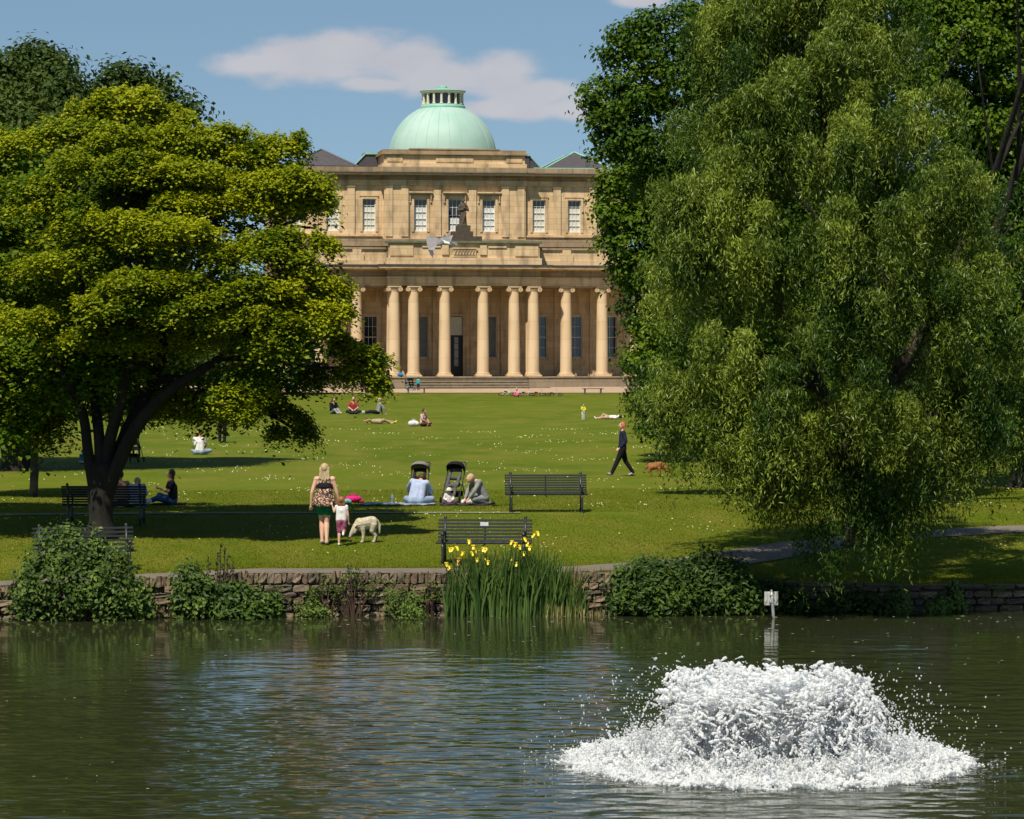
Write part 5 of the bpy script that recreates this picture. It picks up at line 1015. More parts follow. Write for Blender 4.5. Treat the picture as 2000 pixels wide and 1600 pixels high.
rp = t.nodes.new('ShaderNodeValToRGB'); rp.color_ramp.elements[0].position = .10; rp.color_ramp.elements[0].color = (.025,.015,.012,1); rp.color_ramp.elements[1].position = .17; rp.color_ramp.elements[1].color = (.55,.33,.22,1); t.links.new(vo.outputs['Distance'], rp.inputs[0]); t.links.new(rp.outputs[0], p.inputs['Base Color']); p.inputs['Roughness'].default_value = .85

def v3(*a): return np.array(a, float)
def stand(**k):
    J = dict(pel=v3(0,0,.53), che=v3(0,0,.73), nec=v3(0,.005,.825), hea=v3(0,-.008,.93), shL=v3(.10,0,.805), shR=v3(-.10,0,.805), elL=v3(.135,.01,.635), elR=v3(-.135,.01,.635), haL=v3(.145,-.03,.49), haR=v3(-.145,-.03,.49), hiL=v3(.05,0,.51), hiR=v3(-.05,0,.51), knL=v3(.055,-.01,.28), knR=v3(-.055,-.01,.28), anL=v3(.055,.01,.045), anR=v3(-.055,.01,.045), toL=v3(.06,-.09,.02), toR=v3(-.06,-.09,.02))
    J.update({a: v3(*b) for a,b in k.items()}); return J
def sit(**k):     # sitting on the ground, knees apart in front, back a little rounded
    J = dict(pel=v3(0,0,.065), che=v3(0,-.03,.26), nec=v3(0,-.045,.355), hea=v3(0,-.065,.455), shL=v3(.10,-.03,.335), shR=v3(-.10,-.03,.335), elL=v3(.14,-.09,.20), elR=v3(-.14,-.09,.20), haL=v3(.06,-.19,.14), haR=v3(-.06,-.19,.14), hiL=v3(.055,-.01,.06), hiR=v3(-.055,-.01,.06), knL=v3(.19,-.17,.08), knR=v3(-.19,-.17,.08), anL=v3(-.04,-.22,.04), anR=v3(.04,-.24,.04), toL=v3(-.11,-.25,.035), toR=v3(.11,-.27,.035))
    J.update({a: v3(*b) for a,b in k.items()}); return J
def person(label, pos, h, rz, J, skin=SKIN, top=None, bottom=None, shoes=None, hair=None, dress=None, voxel=.014, hat=None, group=None, hands=False, straps=None, hs=1.0):
    T = thing('person', label, 'person', pos, rz, group); J = {k: v*h for k,v in J.items()}; g_ = lambda a,b,t_: J[a]*(1-t_)+J[b]*t_
    q = MB()
    q.capsule(J['hiL'],g_('shL','che',.45),.052*h,.045*h); q.capsule(J['hiR'],g_('shR','che',.45),.052*h,.045*h); q.capsule(J['pel'],J['che'],.06*h,.058*h)
    q.capsule(J['shL'],J['shR'],.038*h,.038*h); q.capsule(J['che'],J['nec'],.055*h,.033*h); q.capsule(J['nec'],J['hea'],.030*h,.032*h)
    hr = .058*h*hs; q.ell(J['hea'],(hr*.84,hr*.98,hr*1.15),14,10); q.ell(J['hea']+v3(0,-hr*.35,-hr*.55),(hr*.55,hr*.55,hr*.5))
    q.capsule(J['hea']+v3(0,-hr*.9,.1*hr),J['hea']+v3(0,-hr*1.12,-.15*hr),hr*.12,hr*.16,6)
    for s_ in (-1,1): q.ell(J['hea']+v3(s_*hr*.86,0,-.05*hr),(hr*.10,hr*.2,hr*.28),6,6)
    for S_ in 'LR':
        q.capsule(J['sh'+S_],J['el'+S_],.032*h,.024*h); q.capsule(J['el'+S_],J['ha'+S_],.024*h,.015*h)
        q.capsule(J['hi'+S_],J['kn'+S_],.056*h,.034*h); mid = g_('kn'+S_,'an'+S_,.3); q.capsule(J['kn'+S_],mid,.033*h,.035*h); q.capsule(mid,J['an'+S_],.035*h,.02*h); q.capsule(J['an'+S_],J['to'+S_],.022*h,.016*h)
        d = J['ha'+S_]-J['el'+S_]; d /= np.linalg.norm(d)+1e-9; side = np.cross(d,[0,1.0,0.1]); side /= np.linalg.norm(side)+1e-9
        palm = J['ha'+S_]+d*.03*h; q.capsule(J['ha'+S_],palm+d*.01*h,.014*h,.018*h)
        for f in range(4):
            o_ = side*(f-1.5)*.0105*h; q.capsule(palm+o_+d*.015*h, palm+o_*1.2+d*(.045+.008*(1-abs(f-1.5)))*h+v3(0,-.008*h,0), .0068*h,.0055*h,6)
        q.capsule(palm-side*.014*h, palm-side*.030*h+d*.022*h, .008*h,.006*h,6)
    q.fused('body', skin, T, voxel*.8, 3)
    def arms(q, fr, r_):
        for S_ in 'LR':
            if fr <= 1: q.capsule(J['sh'+S_], g_('sh'+S_,'el'+S_,fr), .040*h+r_, .034*h+r_)
            else: q.capsule(J['sh'+S_],J['el'+S_],.040*h+r_,.031*h+r_); q.capsule(J['el'+S_],g_('el'+S_,'ha'+S_,fr-1),.031*h+r_,.022*h+r_)
    if top:
        m, sl = top[:2]; q = MB(); r_ = .008*h
        q.capsule(g_('hiL','shL',.10),g_('shL','che',.45),.056*h+r_,.048*h+r_); q.capsule(g_('hiR','shR',.10),g_('shR','che',.45),.056*h+r_,.048*h+r_); q.capsule(J['pel'],J['che'],.062*h+r_,.060*h+r_); 
        q.capsule(g_('shL','che',.1),g_('shR','che',.1),.036*h+r_,.036*h+r_)
        if sl > 0: arms(q, sl, r_*.4)
        q.fused('top', m, T, voxel, 4)
    if dress:    # strappy flared top: black band and a printed skirt part
        q = MB(); r_ = .012*h; q.capsule(J['che']+v3(.035*h,0,-.02*h),J['che']+v3(-.035*h,0,-.02*h),.062*h+r_,.062*h+r_); q.capsule(J['che']+v3(.03*h,0,-.08*h),J['che']+v3(-.03*h,0,-.08*h),.056*h+r_,.056*h+r_); q.fused('bodice', dress[0], T, voxel, 3)
        q = MB(); n = 40; V = []; 
        for (zz,rx,ry) in ((.69,.098,.078),(.64,.102,.085),(.58,.125,.10),(.52,.145,.115),(.475,.158,.122)):
            for i in range(n):
                a = 2*math.pi*i/n; f = 1+(.05*math.sin(a*7)+.03*math.sin(a*11+1))*max(0,(.66-zz))*5; V.append((rx*f*math.cos(a)*h,ry*f*math.sin(a)*h,zz*h+.008*math.sin(a*3)*h))
        Fc = [(i*n+j,i*n+(j+1)%n,(i+1)*n+(j+1)%n,(i+1)*n+j) for i in range(4) for j in range(n)]; q.add(V,Fc); o = q.build('printed_skirt', dress[1], T, True); so_ = o.modifiers.new('s','SOLIDIFY'); so_.thickness = .008
        for s_ in (-1,1):
            q = MB(); q.tube([v3(s_*.062,.062,.745)*h, v3(s_*.07,.045,.80)*h, v3(s_*.072,0,.845)*h, v3(s_*.07,-.05,.80)*h],.0045*h,5); q.build('strap', dress[0], T)
    if bottom:
        m, ln = bottom[:2]; q = MB(); r_ = .007*h; q.capsule(J['hiL'],J['hiR'],.062*h+r_,.062*h+r_); q.capsule(J['pel'],g_('pel','che',.2),.064*h+r_,.062*h+r_)
        for S_ in 'LR':
            if ln <= 1: q.capsule(J['hi'+S_],g_('hi'+S_,'kn'+S_,ln),.060*h+r_,(.060-.018*ln)*h+r_*(2 if ln<1 else 1))
            else: q.capsule(J['hi'+S_],J['kn'+S_],.060*h+r_,.038*h+r_); q.capsule(J['kn'+S_],g_('kn'+S_,'an'+S_,min(1,ln-1)),.038*h+r_,.026*h+r_)
        q.fused('trousers' if ln > 1 else 'shorts', m, T, voxel, 3)
    if shoes:
        for S_ in 'LR': q = MB(); q.capsule(J['an'+S_]+v3(0,0,-.012*h),J['to'+S_]+v3(0,0,.002*h),.028*h,.023*h); q.fused('shoe', shoes, T, voxel*.8, 2)
    if hair:
        m, stl = hair; q = MB(); c = J['hea']; q.ell(c+v3(0,hr*.18,hr*.22),(hr*.98,hr*1.0,hr*1.08),14,10)
        if stl == 'long':
            for k in range(9):
                x = (k-4)/4; q.capsule(c+v3(x*hr*.8,hr*.55,hr*.1),c+v3(x*hr*1.05,hr*.85+.01*h,-hr*(2.5-.5*x*x+.25*math.sin(k*2.3))),hr*.34,hr*.12,8)
        elif stl == 'bob':
            for k in range(7): x = (k-3)/3; q.capsule(c+v3(x*hr*.8,hr*.5,0),c+v3(x*hr*.95,hr*.6,-hr*1.2),hr*.36,hr*.2,8)
        elif stl == 'tail': q.ell(c+v3(0,hr*1.1,hr*.3),(hr*.4,hr*.4,hr*.4)); q.capsule(c+v3(0,hr*1.2,hr*.2),c+v3(0,hr*1.5,-hr*1.4),hr*.34,hr*.15)
        elif stl == 'bun': q.ell(c+v3(0,hr*.5,hr*1.1),(hr*.45,hr*.45,hr*.45))
        q.fused('hair', m, T, voxel*.8, 2)
    if hat:
        q = MB(); q.ell(J['hea']+v3(0,0,hr*.45),(hr*1.12,hr*1.15,hr*.95),14,10); q.lathe([(hr*1.1,hr*.25),(hr*1.6,hr*.1),(hr*1.55,hr*.05),(hr*1.0,hr*.2)],18,tuple(J['hea']+v3(0,0,hr*.1))); q.build('hat', hat, T, True)
    return T
def at(px,py,s,dz=0): p = on(px,py,s); return (p[0],p[1],p[2]+dz)
# woman and child by the dog
person('woman in leopard print camisole and green shorts walking away hand in hand with a child', at(634,1062,92), 1.72, R(180),
  stand(elL=(.155,.03,.64), haL=(.165,.01,.50), elR=(-.15,.0,.64), haR=(-.185,-.02,.50), knL=(.035,-.045,.285), anL=(.03,.02,.05), toL=(.03,-.06,.02), knR=(-.025,.0,.275), anR=(-.03,.09,.045), toR=(-.03,.02,.02)), SKIN, bottom=(GREENC,.42), dress=(BLACKC,LEO), shoes=cloth('pale_sandal',(.55,.38,.30)), hair=(H_BL,'long'), voxel=.010)
person('small child with reddish hair, grey vest and maroon shorts holding the walking woman\'s hand', at(667,1060,92.5), 1.03, R(176),
  stand(elL=(.15,.0,.70), haL=(.19,-.02,.82), knL=(.05,-.03,.29), anL=(.05,.02,.05), knR=(-.05,-.03,.30), anR=(-.06,.17,.30), toR=(-.06,.2,.24)), SKIN, top=(WHT,.3), bottom=(MAROON,1.0), shoes=WHT, hair=(pm('auburn_hair',(.30,.12,.05),.5,(.2,.08,.03)),'bob'), voxel=.010, hs=1.25)
# the picnic with pushchairs
person('person in pale blue shirt sitting bent forward on a blanket before the grey-hooded pushchair', at(812,987,79), 1.75, R(165),
  sit(che=(-.02,-.07,.25), nec=(-.03,-.12,.33), hea=(-.03,-.2,.37), shL=(.08,-.10,.33), shR=(-.13,-.10,.31), elL=(.16,-.2,.25), haL=(.2,-.3,.2), elR=(-.17,-.2,.18), haR=(-.1,-.3,.12)), SKIN, top=(BLUE,1.9), bottom=(LJEAN,2), shoes=WHT, hair=(H_BR,'short'), hs=.9)
person('toddler in white sun hat and purple dungarees sitting in front of the black pushchair', at(876,989,79), .78, R(15), sit(elL=(.16,-.05,.2), elR=(-.16,-.05,.2)), SKIN, top=(WHT,1.6), bottom=(PURP,2), hat=WHT, hair=(H_BL,'short'), hs=1.3, voxel=.010)
person('blonde woman in grey top kneeling and leaning over beside the black pushchair', at(938,989,79), 1.66, R(-62),
  sit(pel=(0,.06,.12), che=(0,-.03,.29), nec=(0,-.09,.36), hea=(0,-.17,.40), shL=(.09,-.06,.35), shR=(-.09,-.06,.35), elL=(.11,-.15,.22), haL=(.08,-.22,.12), elR=(-.11,-.15,.22), haR=(-.06,-.22,.1), hiL=(.05,.05,.11), hiR=(-.05,.05,.11), knL=(.07,-.14,.09), knR=(-.08,-.1,.16), anL=(.06,.12,.03), anR=(-.07,.02,.03), toL=(.06,.2,.02), toR=(-.07,-.06,.02)), SKIN, top=(GREYC,1.9), bottom=(GREYC,2), shoes=BLACKC, hair=(H_BL,'tail'))
# seated, left
person('dark-haired woman in black top and jeans sitting side-on and reading beside the left bench', at(338,981,79), 1.66, R(-78),
  sit(che=(0,.0,.26), nec=(0,-.01,.355), hea=(0,-.03,.455), haL=(.03,-.20,.24), haR=(-.05,-.20,.24), knL=(.05,-.24,.10), knR=(-.04,-.2,.14), anL=(.05,-.40,.04), anR=(-.05,-.02,.03), toL=(.05,-.46,.05), toR=(-.06,.04,.02)), SKIN2, top=(BLACKC,.6), bottom=(JEAN,2), shoes=BLACKC, hair=(H_BR,'bob'))
person('person in orange and dark top sitting behind the bench next to the maple trunk', at(236,983,80), 1.68, R(200), sit(), SKIN, top=(cloth('coral_cloth',(.62,.30,.20)),.8), bottom=(NAVY,2), hair=(H_BR,'short'), shoes=WHT)
person('person in lilac-white top sitting behind the right end of the left bench', at(268,983,80), 1.5, R(185), sit(hea=(0,-.12,.40)), SKIN, top=(cloth('lilac_cloth',(.55,.52,.68)),1.7), bottom=(WHT,2), hair=(H_BL,'short'), shoes=WHT)
person('toddler in teal hat and jacket sitting left of the maple trunk', at(161,905,59), .85, R(30), sit(), SKIN, top=(TEAL,1.8), bottom=(WHT,2), hat=TEAL, hair=(H_BR,'short'), hs=1.25)
person('blonde person in white T-shirt and pale jeans sitting with back turned near the maple boughs', at(388,891,55), 1.7, R(165), sit(), SKIN, top=(WHT,.6), bottom=(LJEAN,2), shoes=cloth('red_shoe',(.6,.08,.05)), hair=(H_BL,'short'))
person('person standing under the maple boughs in black trousers and white top', at(434,866,49.5), 1.76, R(170), stand(), SKIN, top=(WHT,.6), bottom=(BLACKC,2), shoes=GREYC, hair=(H_DK,'short'))
# far group on the lawn
person('long-haired woman in black sitting at the left of the far lawn group', at(650,815,37), 1.65, R(35), sit(knL=(.06,-.2,.16), knR=(-.06,-.22,.14), anL=(.06,-.36,.03), anR=(-.05,-.38,.03), toL=(.06,-.42,.04), toR=(-.05,-.44,.05)), SKIN2, top=(BLACKC,1.9), bottom=(GREYC,2), shoes=WHT, hair=(H_DK,'long'))
person('man in rust-red T-shirt sitting in the middle of the far lawn group', at(690,815,37), 1.8, R(5), sit(), SKIN, top=(RUST,.8), bottom=(NAVY,2), shoes=BLACKC, hair=(H_BR,'short'))
person('blonde woman in grey top leaning back on her hands in the far lawn group', at(738,815,37), 1.68, R(-70), sit(che=(0,.05,.25), nec=(0,.07,.34), hea=(0,.05,.44), shL=(.1,.06,.32), shR=(-.1,.06,.32), elL=(.15,.15,.18), haL=(.17,.2,.03), elR=(-.15,.15,.18), haR=(-.17,.2,.03), knL=(.06,-.24,.07), knR=(-.05,-.24,.09), anL=(.06,-.45,.04), anR=(-.05,-.46,.04), toL=(.06,-.48,.09), toR=(-.05,-.49,.09)), SKIN, top=(GREYC,1.8), bottom=(BLACKC,2), shoes=WHT, hair=(H_BL,'tail'))
def lying(**k):
    J = dict(pel=v3(0,0,.07), che=v3(-.2,0,.08), nec=v3(-.29,0,.08), hea=v3(-.38,0,.085), shL=v3(-.27,-.07,.07), shR=v3(-.27,.07,.07), elL=v3(-.33,-.12,.12), elR=v3(-.2,.14,.05), haL=v3(-.42,-.08,.10), haR=v3(-.08,.13,.05), hiL=v3(.02,-.04,.06), hiR=v3(.02,.04,.06), knL=v3(.2,-.05,.17), knR=v3(.24,.05,.06), anL=v3(.3,-.05,.03), anR=v3(.46,.05,.04), toL=v3(.38,-.05,.02), toR=v3(.5,.05,.08)); J.update({a: v3(*b) for a,b in k.items()}); return J
person('person in beige lying on the grass in front of the far group with yellow-green shoes', at(742,833,41), 1.6, R(8), lying(pel=(0,0,.09), knL=(.1,-.12,.12), knR=(.1,.05,.1)), SKIN2, top=(BEIGE,1.0), bottom=(BEIGE,2), shoes=YELC, hair=(H_DK,'short'))
person('person in pink top sitting next to a white bag on the far lawn', at(825,833,42), 1.55, R(60), sit(), SKIN2, top=(cloth('rose_cloth',(.70,.45,.45)),.6), bottom=(cloth('brown_cloth',(.10,.05,.03)),2), hair=(H_DK,'bun'))
run = dict(knL=(.05,-.12,.33), anL=(.05,-.06,.12), toL=(.05,-.13,.09), knR=(-.05,.04,.28), anR=(-.05,.2,.1), toR=(-.05,.17,.03), elL=(.15,.08,.68), haL=(.16,-.02,.6), elR=(-.15,-.08,.68), haR=(-.14,-.16,.72))
person('small girl in pink running on the grass edge left of the boy in white shorts', at(718,781,30), 1.05, R(50), stand(**run), SKIN, top=(PINK,.5), bottom=(cloth('pale_pink',(.75,.5,.5)),.6), shoes=WHT, hair=(H_BR,'long'), hs=1.2)
person('child in dark top and white shorts running at the lawn edge', at(755,778,29.5), 1.15, R(-50), stand(**run), SKIN, top=(cloth('brown_top',(.12,.06,.05)),1.2), bottom=(WHT,.8), shoes=WHT, hair=(H_BR,'short'), hs=1.15)
person('adult in dark top and purple trousers walking before the hall podium', at(758,758,27.2), 1.72, R(80), stand(knL=(.05,-.05,.28), anL=(.05,-.08,.045), toL=(.05,-.16,.02), knR=(-.05,0,.28), anR=(-.05,.09,.06)), SKIN, top=(BLACKC,1.9), bottom=(PURP,2), shoes=BLACKC, hair=(H_BL,'short'))
person('adult in black stooping beside the running girl in pink', at(735,768,28.4), 1.6, R(130), stand(che=(0,-.12,.68), nec=(0,-.2,.73), hea=(0,-.27,.78), shL=(.1,-.18,.72), shR=(-.1,-.18,.72), elL=(.12,-.26,.6), haL=(.1,-.34,.5), elR=(-.12,-.26,.6), haR=(-.1,-.34,.5)), SKIN2, top=(BLACKC,1.9), bottom=(BLACKC,2), shoes=BLACKC, hair=(H_DK,'short'))
person('child in teal top and navy trousers standing at the foot of the hall steps', at(817,757,27.4), .98, R(160), stand(), SKIN, top=(TEAL,.9), bottom=(NAVY,2), shoes=BLACKC, hair=(H_BR,'short'), hs=1.2)
person('person in pale clothes standing far back at the left end of the hall forecourt', at(538,762,28), 1.4, R(20), stand(), SKIN, top=(WHT,1.2), bottom=(BEIGE,2), shoes=WHT, hair=(H_BR,'short'))
person('small girl in pink sitting among the bicycles at the lawn edge', at(1010,775,29.5), 1.1, R(-20), sit(hea=(0,-.08,.45)), SKIN, top=(PINK,1.5), bottom=(MAG,2), hair=(H_BL,'short'), shoes=BLACKC, hs=1.2)
person('toddler in yellow top and white trousers standing on the right of the far lawn', at(1139,821,40), .80, R(20), stand(elL=(.14,-.06,.66), haL=(.06,-.12,.62), elR=(-.14,-.06,.66), haR=(-.06,-.12,.6)), SKIN, top=(YELC,1.4), bottom=(WHT,2), hair=(H_DK,'short'), shoes=GREYC, hs=1.3)
person('person in white lying on the grass right of the toddler in yellow', at(1190,819,39.5), 1.45, R(180), lying(), SKIN, top=(WHT,1.4), bottom=(BEIGE,1.2), shoes=WHT, hair=(H_DK,'short'))
person('ginger-haired woman all in black striding left with white trainers', at(1216,930,64), 1.66, R(-82), stand(knL=(.04,-.10,.29), anL=(.04,-.21,.055), toL=(.04,-.29,.045), knR=(-.04,.06,.28), anR=(-.04,.2,.07), toR=(-.04,.13,.02), elL=(.13,.04,.64), haL=(.09,-.06,.53), elR=(-.13,.04,.64), haR=(-.10,-.06,.52)), SKIN, top=(NAVY,1.95), bottom=(BLACKC,2), shoes=cloth('trainer',(.45,.45,.45),(.02,.02,.02),30), hair=(H_GI,'bob'), voxel=.012)

# ------------------------------------------------------------------ animals
def fur(n,c,c2): return pm(n,c,.9,c2,14,1.0,45,dist=.03,spec=.1)
T = thing('dog', 'cream curly-coated dog sniffing the ground beside the small child', 'dog', at(716,1054,91.5), R(18)); WOOL = fur('cream_curls',(.62,.55,.40),(.42,.36,.25)); q = MB()
def P3(x,z,y=0): return v3(x,y,z)
q.capsule(P3(-.14,.40),P3(.12,.44),.125,.13); q.capsule(P3(-.12,.38),P3(-.12,.33),.12,.10); q.ell((0,0,.40),(.19,.12,.12)); q.capsule(P3(-.16,.44),P3(-.25,.32),.095,.075); q.capsule(P3(-.26,.30),P3(-.33,.20),.075,.05); q.capsule(P3(-.33,.21),P3(-.365,.13),.045,.032)
for y in (-.045,.055): q.ell((-.275,y*1.25,.26),(.035,.025,.07))
for (x,y) in ((-.10,-.065),(-.05,.075)): q.capsule(P3(x,.35,y),P3(x+.01,.18,y),.058,.036); q.capsule(P3(x+.01,.18,y),P3(x,.03,y),.034,.030); q.capsule(P3(x,.025,y),P3(x-.04,.02,y),.03,.022)
for (x,y) in ((.13,-.07),(.20,.07)): q.capsule(P3(x,.38,y),P3(x-.03,.25,y),.085,.055); q.capsule(P3(x-.03,.25,y),P3(x+.05,.15,y),.045,.032); q.capsule(P3(x+.05,.15,y),P3(x+.02,.03,y),.032,.028); q.capsule(P3(x+.02,.025,y),P3(x-.02,.02,y),.03,.022)
q.capsule(P3(.23,.46),P3(.285,.36),.04,.035); q.capsule(P3(.285,.36),P3(.28,.2),.035,.022)
q.fused('body', WOOL, T, .012, 2); q = MB(); q.ell((-.385,0,.105),(.022,.022,.02)); q.build('nose', BLACKC, T); q = MB(); q.lathe([(.088,0),(.09,.012),(.088,.024)],16,(0,0,0)); o = q.build('collar', BLACKC, T); o.location = (-.235,0,.345); o.rotation_euler = (0,R(-45),0)
T = thing('dog', 'ginger-brown dog with lowered head behind the striding woman', 'dog', at(1284,930,64), R(-6)); q = MB(); GING = fur('ginger_fur',(.38,.16,.06),(.20,.08,.03))
q.capsule(P3(-.20,.30),P3(.10,.34),.12,.12); q.capsule(P3(.12,.34),P3(.26,.24),.10,.08); q.capsule(P3(.28,.22),P3(.36,.15),.075,.05); q.capsule(P3(.35,.16),P3(.40,.12),.04,.03); q.capsule(P3(-.29,.32),P3(-.38,.22),.05,.03)
for y in (-.07,.07): q.ell((.26,y,.2),(.04,.025,.075)); q.capsule(P3(.06,.28,y),P3(.07,.03,y),.055,.03); q.capsule(P3(-.20,.26,y),P3(-.25,.15,y),.08,.045); q.capsule(P3(-.25,.15,y),P3(-.19,.10,y),.04,.03); q.capsule(P3(-.19,.1,y),P3(-.2,.03,y),.03,.028)
q.fused('body', GING, T, .014, 2)
# gull in flight before the parapet
GW = pm('gull_white',(.75,.74,.74),.7); GG = pm('gull_grey',(.27,.255,.26),.7,(.21,.20,.205),6); GT = pm('gull_dark_tip',(.06,.05,.055),.7)
gp = W(866,478,72); T = thing('gull', 'grey and white gull flying in front of the hall parapet', 'bird', tuple(gp), 0); sg_ = F/72
def G(px,py,dy=0): return np.array([(px-866)/sg_, dy, -(py-478)/sg_])
q = MB(); q.capsule(G(868,473,.03),G(854,468,.03),.042,.034); q.ell(G(850,466,.03),(.036,.034,.034)); q.capsule(G(868,474,.03),G(882,477,.03),.044,.032); q.fused('body', GW, T, .008, 2)
q = MB(); V = [G(878,472,-.03),G(893,473,-.06),G(894,481,-.02),G(878,480,.03),G(878,472,.0)+[0,.02,0],G(893,473,.0),G(894,481,.03),G(878,480,.0)+[0,.04,0]]; q.add(V,[(0,1,2,3),(7,6,5,4),(0,4,5,1),(1,5,6,2),(2,6,7,3),(3,7,4,0)]); q.build('tail', GW, T)
q = MB(); q.capsule(G(842,466),G(837,467),.012,.004,6); q.build('beak', pm('yellow_beak',(.6,.4,.05),.5), T)
def wing(pts, m, nm, tip=None):
    q = MB(); A = [G(*p_) for p_ in pts]; B = [a+np.array([.0,.018,.006]) for a in A]; n = len(A); q.add(A+B,[tuple(range(n)),tuple(range(2*n-1,n-1,-1))]+[(i,(i+1)%n,n+(i+1)%n,n+i) for i in range(n)]); o = q.build(nm, m, T); return o
w1 = wing([(866,470,-.03),(856,466,-.05),(843,462,-.10),(833,463,-.15),(834,476,-.24),(838,489,-.35),(842,498,-.45),(848,499,-.46),(850,487,-.33),(853,479,-.18),(864,476,-.05)], GG, 'wing')
q = MB(); A = [G(837,489,-.365),G(841,498,-.46),G(846,505.5,-.52),G(848,497,-.45),G(847,490,-.37)]; B = [a+[0,.02,.004] for a in A]; A = [a-[0,.006,0] for a in A]; q.add(A+B,[(0,1,2,3,4),(9,8,7,6,5)]+[(i,(i+1)%5,5+(i+1)%5,5+i) for i in range(5)]); q.build('wing_tip', GT, w1)
wing([(856,470,.05),(862,464,.16),(868,457,.30),(872,461,.34),(876,455.5,.42),(879,460,.42),(884,458,.46),(882,465,.36),(880,471,.2),(874,475,.06)], GG, 'wing')

# ------------------------------------------------------------------ pushchairs
def pushchair(label, pos, rz, hood, seat, sc=1.0, blk=IRON, wheel=None):
    T = thing('pushchair', label, 'pushchair', pos, rz, 'pushchairs on the lawn'); T.scale = (sc,)*3
    for s_ in (-1,1):
        q = MB(); q.tube([(s_*.22,-.34,.09),(s_*.22,-.05,.42),(s_*.22,.22,.72),(s_*.22,.40,.98)],.014,8); q.tube([(s_*.22,.32,.12),(s_*.22,.08,.42),(s_*.22,-.08,.50)],.013,8); q.build('frame_tube', blk, T)
    q = MB(); q.tube([(-.22,.40,.98),(-.18,.44,1.01),(.18,.44,1.01),(.22,.40,.98)],.018,8); q.build('handle', blk, T); q = MB(); q.tube([(-.22,.30,.14),(.22,.30,.14)],.010,6); q.tube([(-.22,-.30,.14),(.22,-.30,.14)],.010,6); q.build('axle', blk, T)
    for s_ in (-1,1):
        for (y,r_) in ((-.34,.085),(.33,.11)):
            q = MB(); a = np.arange(17)*2*math.pi/16; q.tube([(s_*.24,y+r_*.82*math.cos(x),r_+r_*.82*math.sin(x)) for x in a],r_*.18,8); w_ = q.build('wheel', wheel or BLACKC, T, True)
            q = MB(); q.tube([(s_*.255,y,r_),(s_*.225,y,r_)],r_*.28,10); 
            for k in range(5): q.tube([(s_*.24,y,r_),(s_*.24,y+r_*.8*math.cos(k*1.2566),r_+r_*.8*math.sin(k*1.2566))],.006,4)
            q.build('hub', GREYC, w_)
    q = MB(); q.capsule((-.12,-.16,.44),(.12,-.16,.44),.05,.05); q.capsule((-.12,.02,.46),(.12,.02,.46),.06,.06); q.capsule((-.12,.12,.62),(.12,.12,.62),.055,.055); q.capsule((-.12,.20,.82),(.12,.20,.82),.05,.05); q.capsule((-.13,-.18,.44),(-.13,.20,.78),.045,.04); q.capsule((.13,-.18,.44),(.13,.20,.78),.045,.04); q.capsule((-.1,-.22,.40),(-.1,-.30,.22),.04,.035); q.capsule((.1,-.22,.40),(.1,-.30,.22),.04,.035); q.fused('seat', seat, T, .014, 4)
    q = MB(); n = 14; m = 9; V = []
    for i in range(m):
        b = R(50+i*(115/(m-1)))
        for j in range(n+1):
            a = math.pi*j/n; x = .21*math.cos(a); rr_ = .23*math.sin(a)**.35; V.append((x,.18-rr_*math.cos(b)*1.15,.78+rr_*math.sin(b)*1.1))
    q.add(V,[(i*(n+1)+j,i*(n+1)+j+1,(i+1)*(n+1)+j+1,(i+1)*(n+1)+j) for i in range(m-1) for j in range(n)]); o = q.build('hood', hood, T, True); o.location = (0,0,.0); so_ = o.modifiers.new('s','SOLIDIFY'); so_.thickness = .012
    q = MB(); q.box(-.18,.18,-.12,.24,.17,.19); q.box(-.18,.18,.22,.24,.19,.30); q.box(-.18,.18,-.12,-.10,.19,.27); q.build('basket', BLACKC, T)
    return T
pushchair('pushchair with grey hood behind the person in pale blue shirt', at(818,981,78), R(-8), cloth('taupe_hood',(.22,.19,.18)), cloth('plum_seat',(.03,.02,.03)), 1.0)
pushchair('black pushchair with dark hood behind the toddler in white hat', at(886,983,78), R(-14), BLACKC, cloth('charcoal_seat',(.06,.06,.06),(.12,.12,.12)), 1.0)
pushchair('dark pushchair standing in shade just right of the maple trunk', at(262,906,58.5), R(170), BLACKC, cloth('white_trim',(.3,.3,.3),(.02,.02,.02),6), 1.0)
pushchair('dark pushchair with teal frame at the foot of the hall steps', at(803,758,27.4), R(170), BLACKC, BLACKC, .95, pm('teal_tube',(.05,.35,.40),.4), pm('teal_wheel',(.05,.3,.36),.5))

# ------------------------------------------------------------------ blankets, bags, bottle
def blanket(label, px0, px1, py, s, dep, m, seed, name='blanket', lump=.02):
    p = on((px0+px1)/2,py,s); T = thing_mesh = None; r = np.random.default_rng(seed); a = (px1-px0)/2/s; n,k = 26,10; V = []
    X,Y = np.meshgrid(np.linspace(-a,a,n),np.linspace(-dep/2,dep/2,k)); Z = .02+lump*np.abs(np.sin(X*7+Y*5+seed))+lump*.7*r.random(X.shape)+gz(p[0]+X,p[1]+Y)-p[2]
    i = (np.arange(k-1)[:,None]*n+np.arange(n-1)[None]).ravel(); o = link(name, new_mesh(name, np.stack([X,Y,Z],-1).reshape(-1,3), np.stack([i,i+1,i+n+1,i+n],1), [m], True)); o.location = p; so_ = o.modifiers.new('s','SOLIDIFY'); so_.thickness = .015; return tag(o, label, 'blanket')
blanket('pale blue-grey blanket under the person in pale blue shirt', 705, 850, 987, 79, .9, cloth('blue_grey_blanket',(.26,.30,.36),(.20,.24,.30)), 1)
blanket('dark blanket under the kneeling blonde woman and toddler', 858, 955, 989, 79, .8, cloth('dark_blanket',(.05,.04,.06)), 2)
blanket('white blanket behind the left bench', 212, 285, 984, 80, .9, WHT, 3)
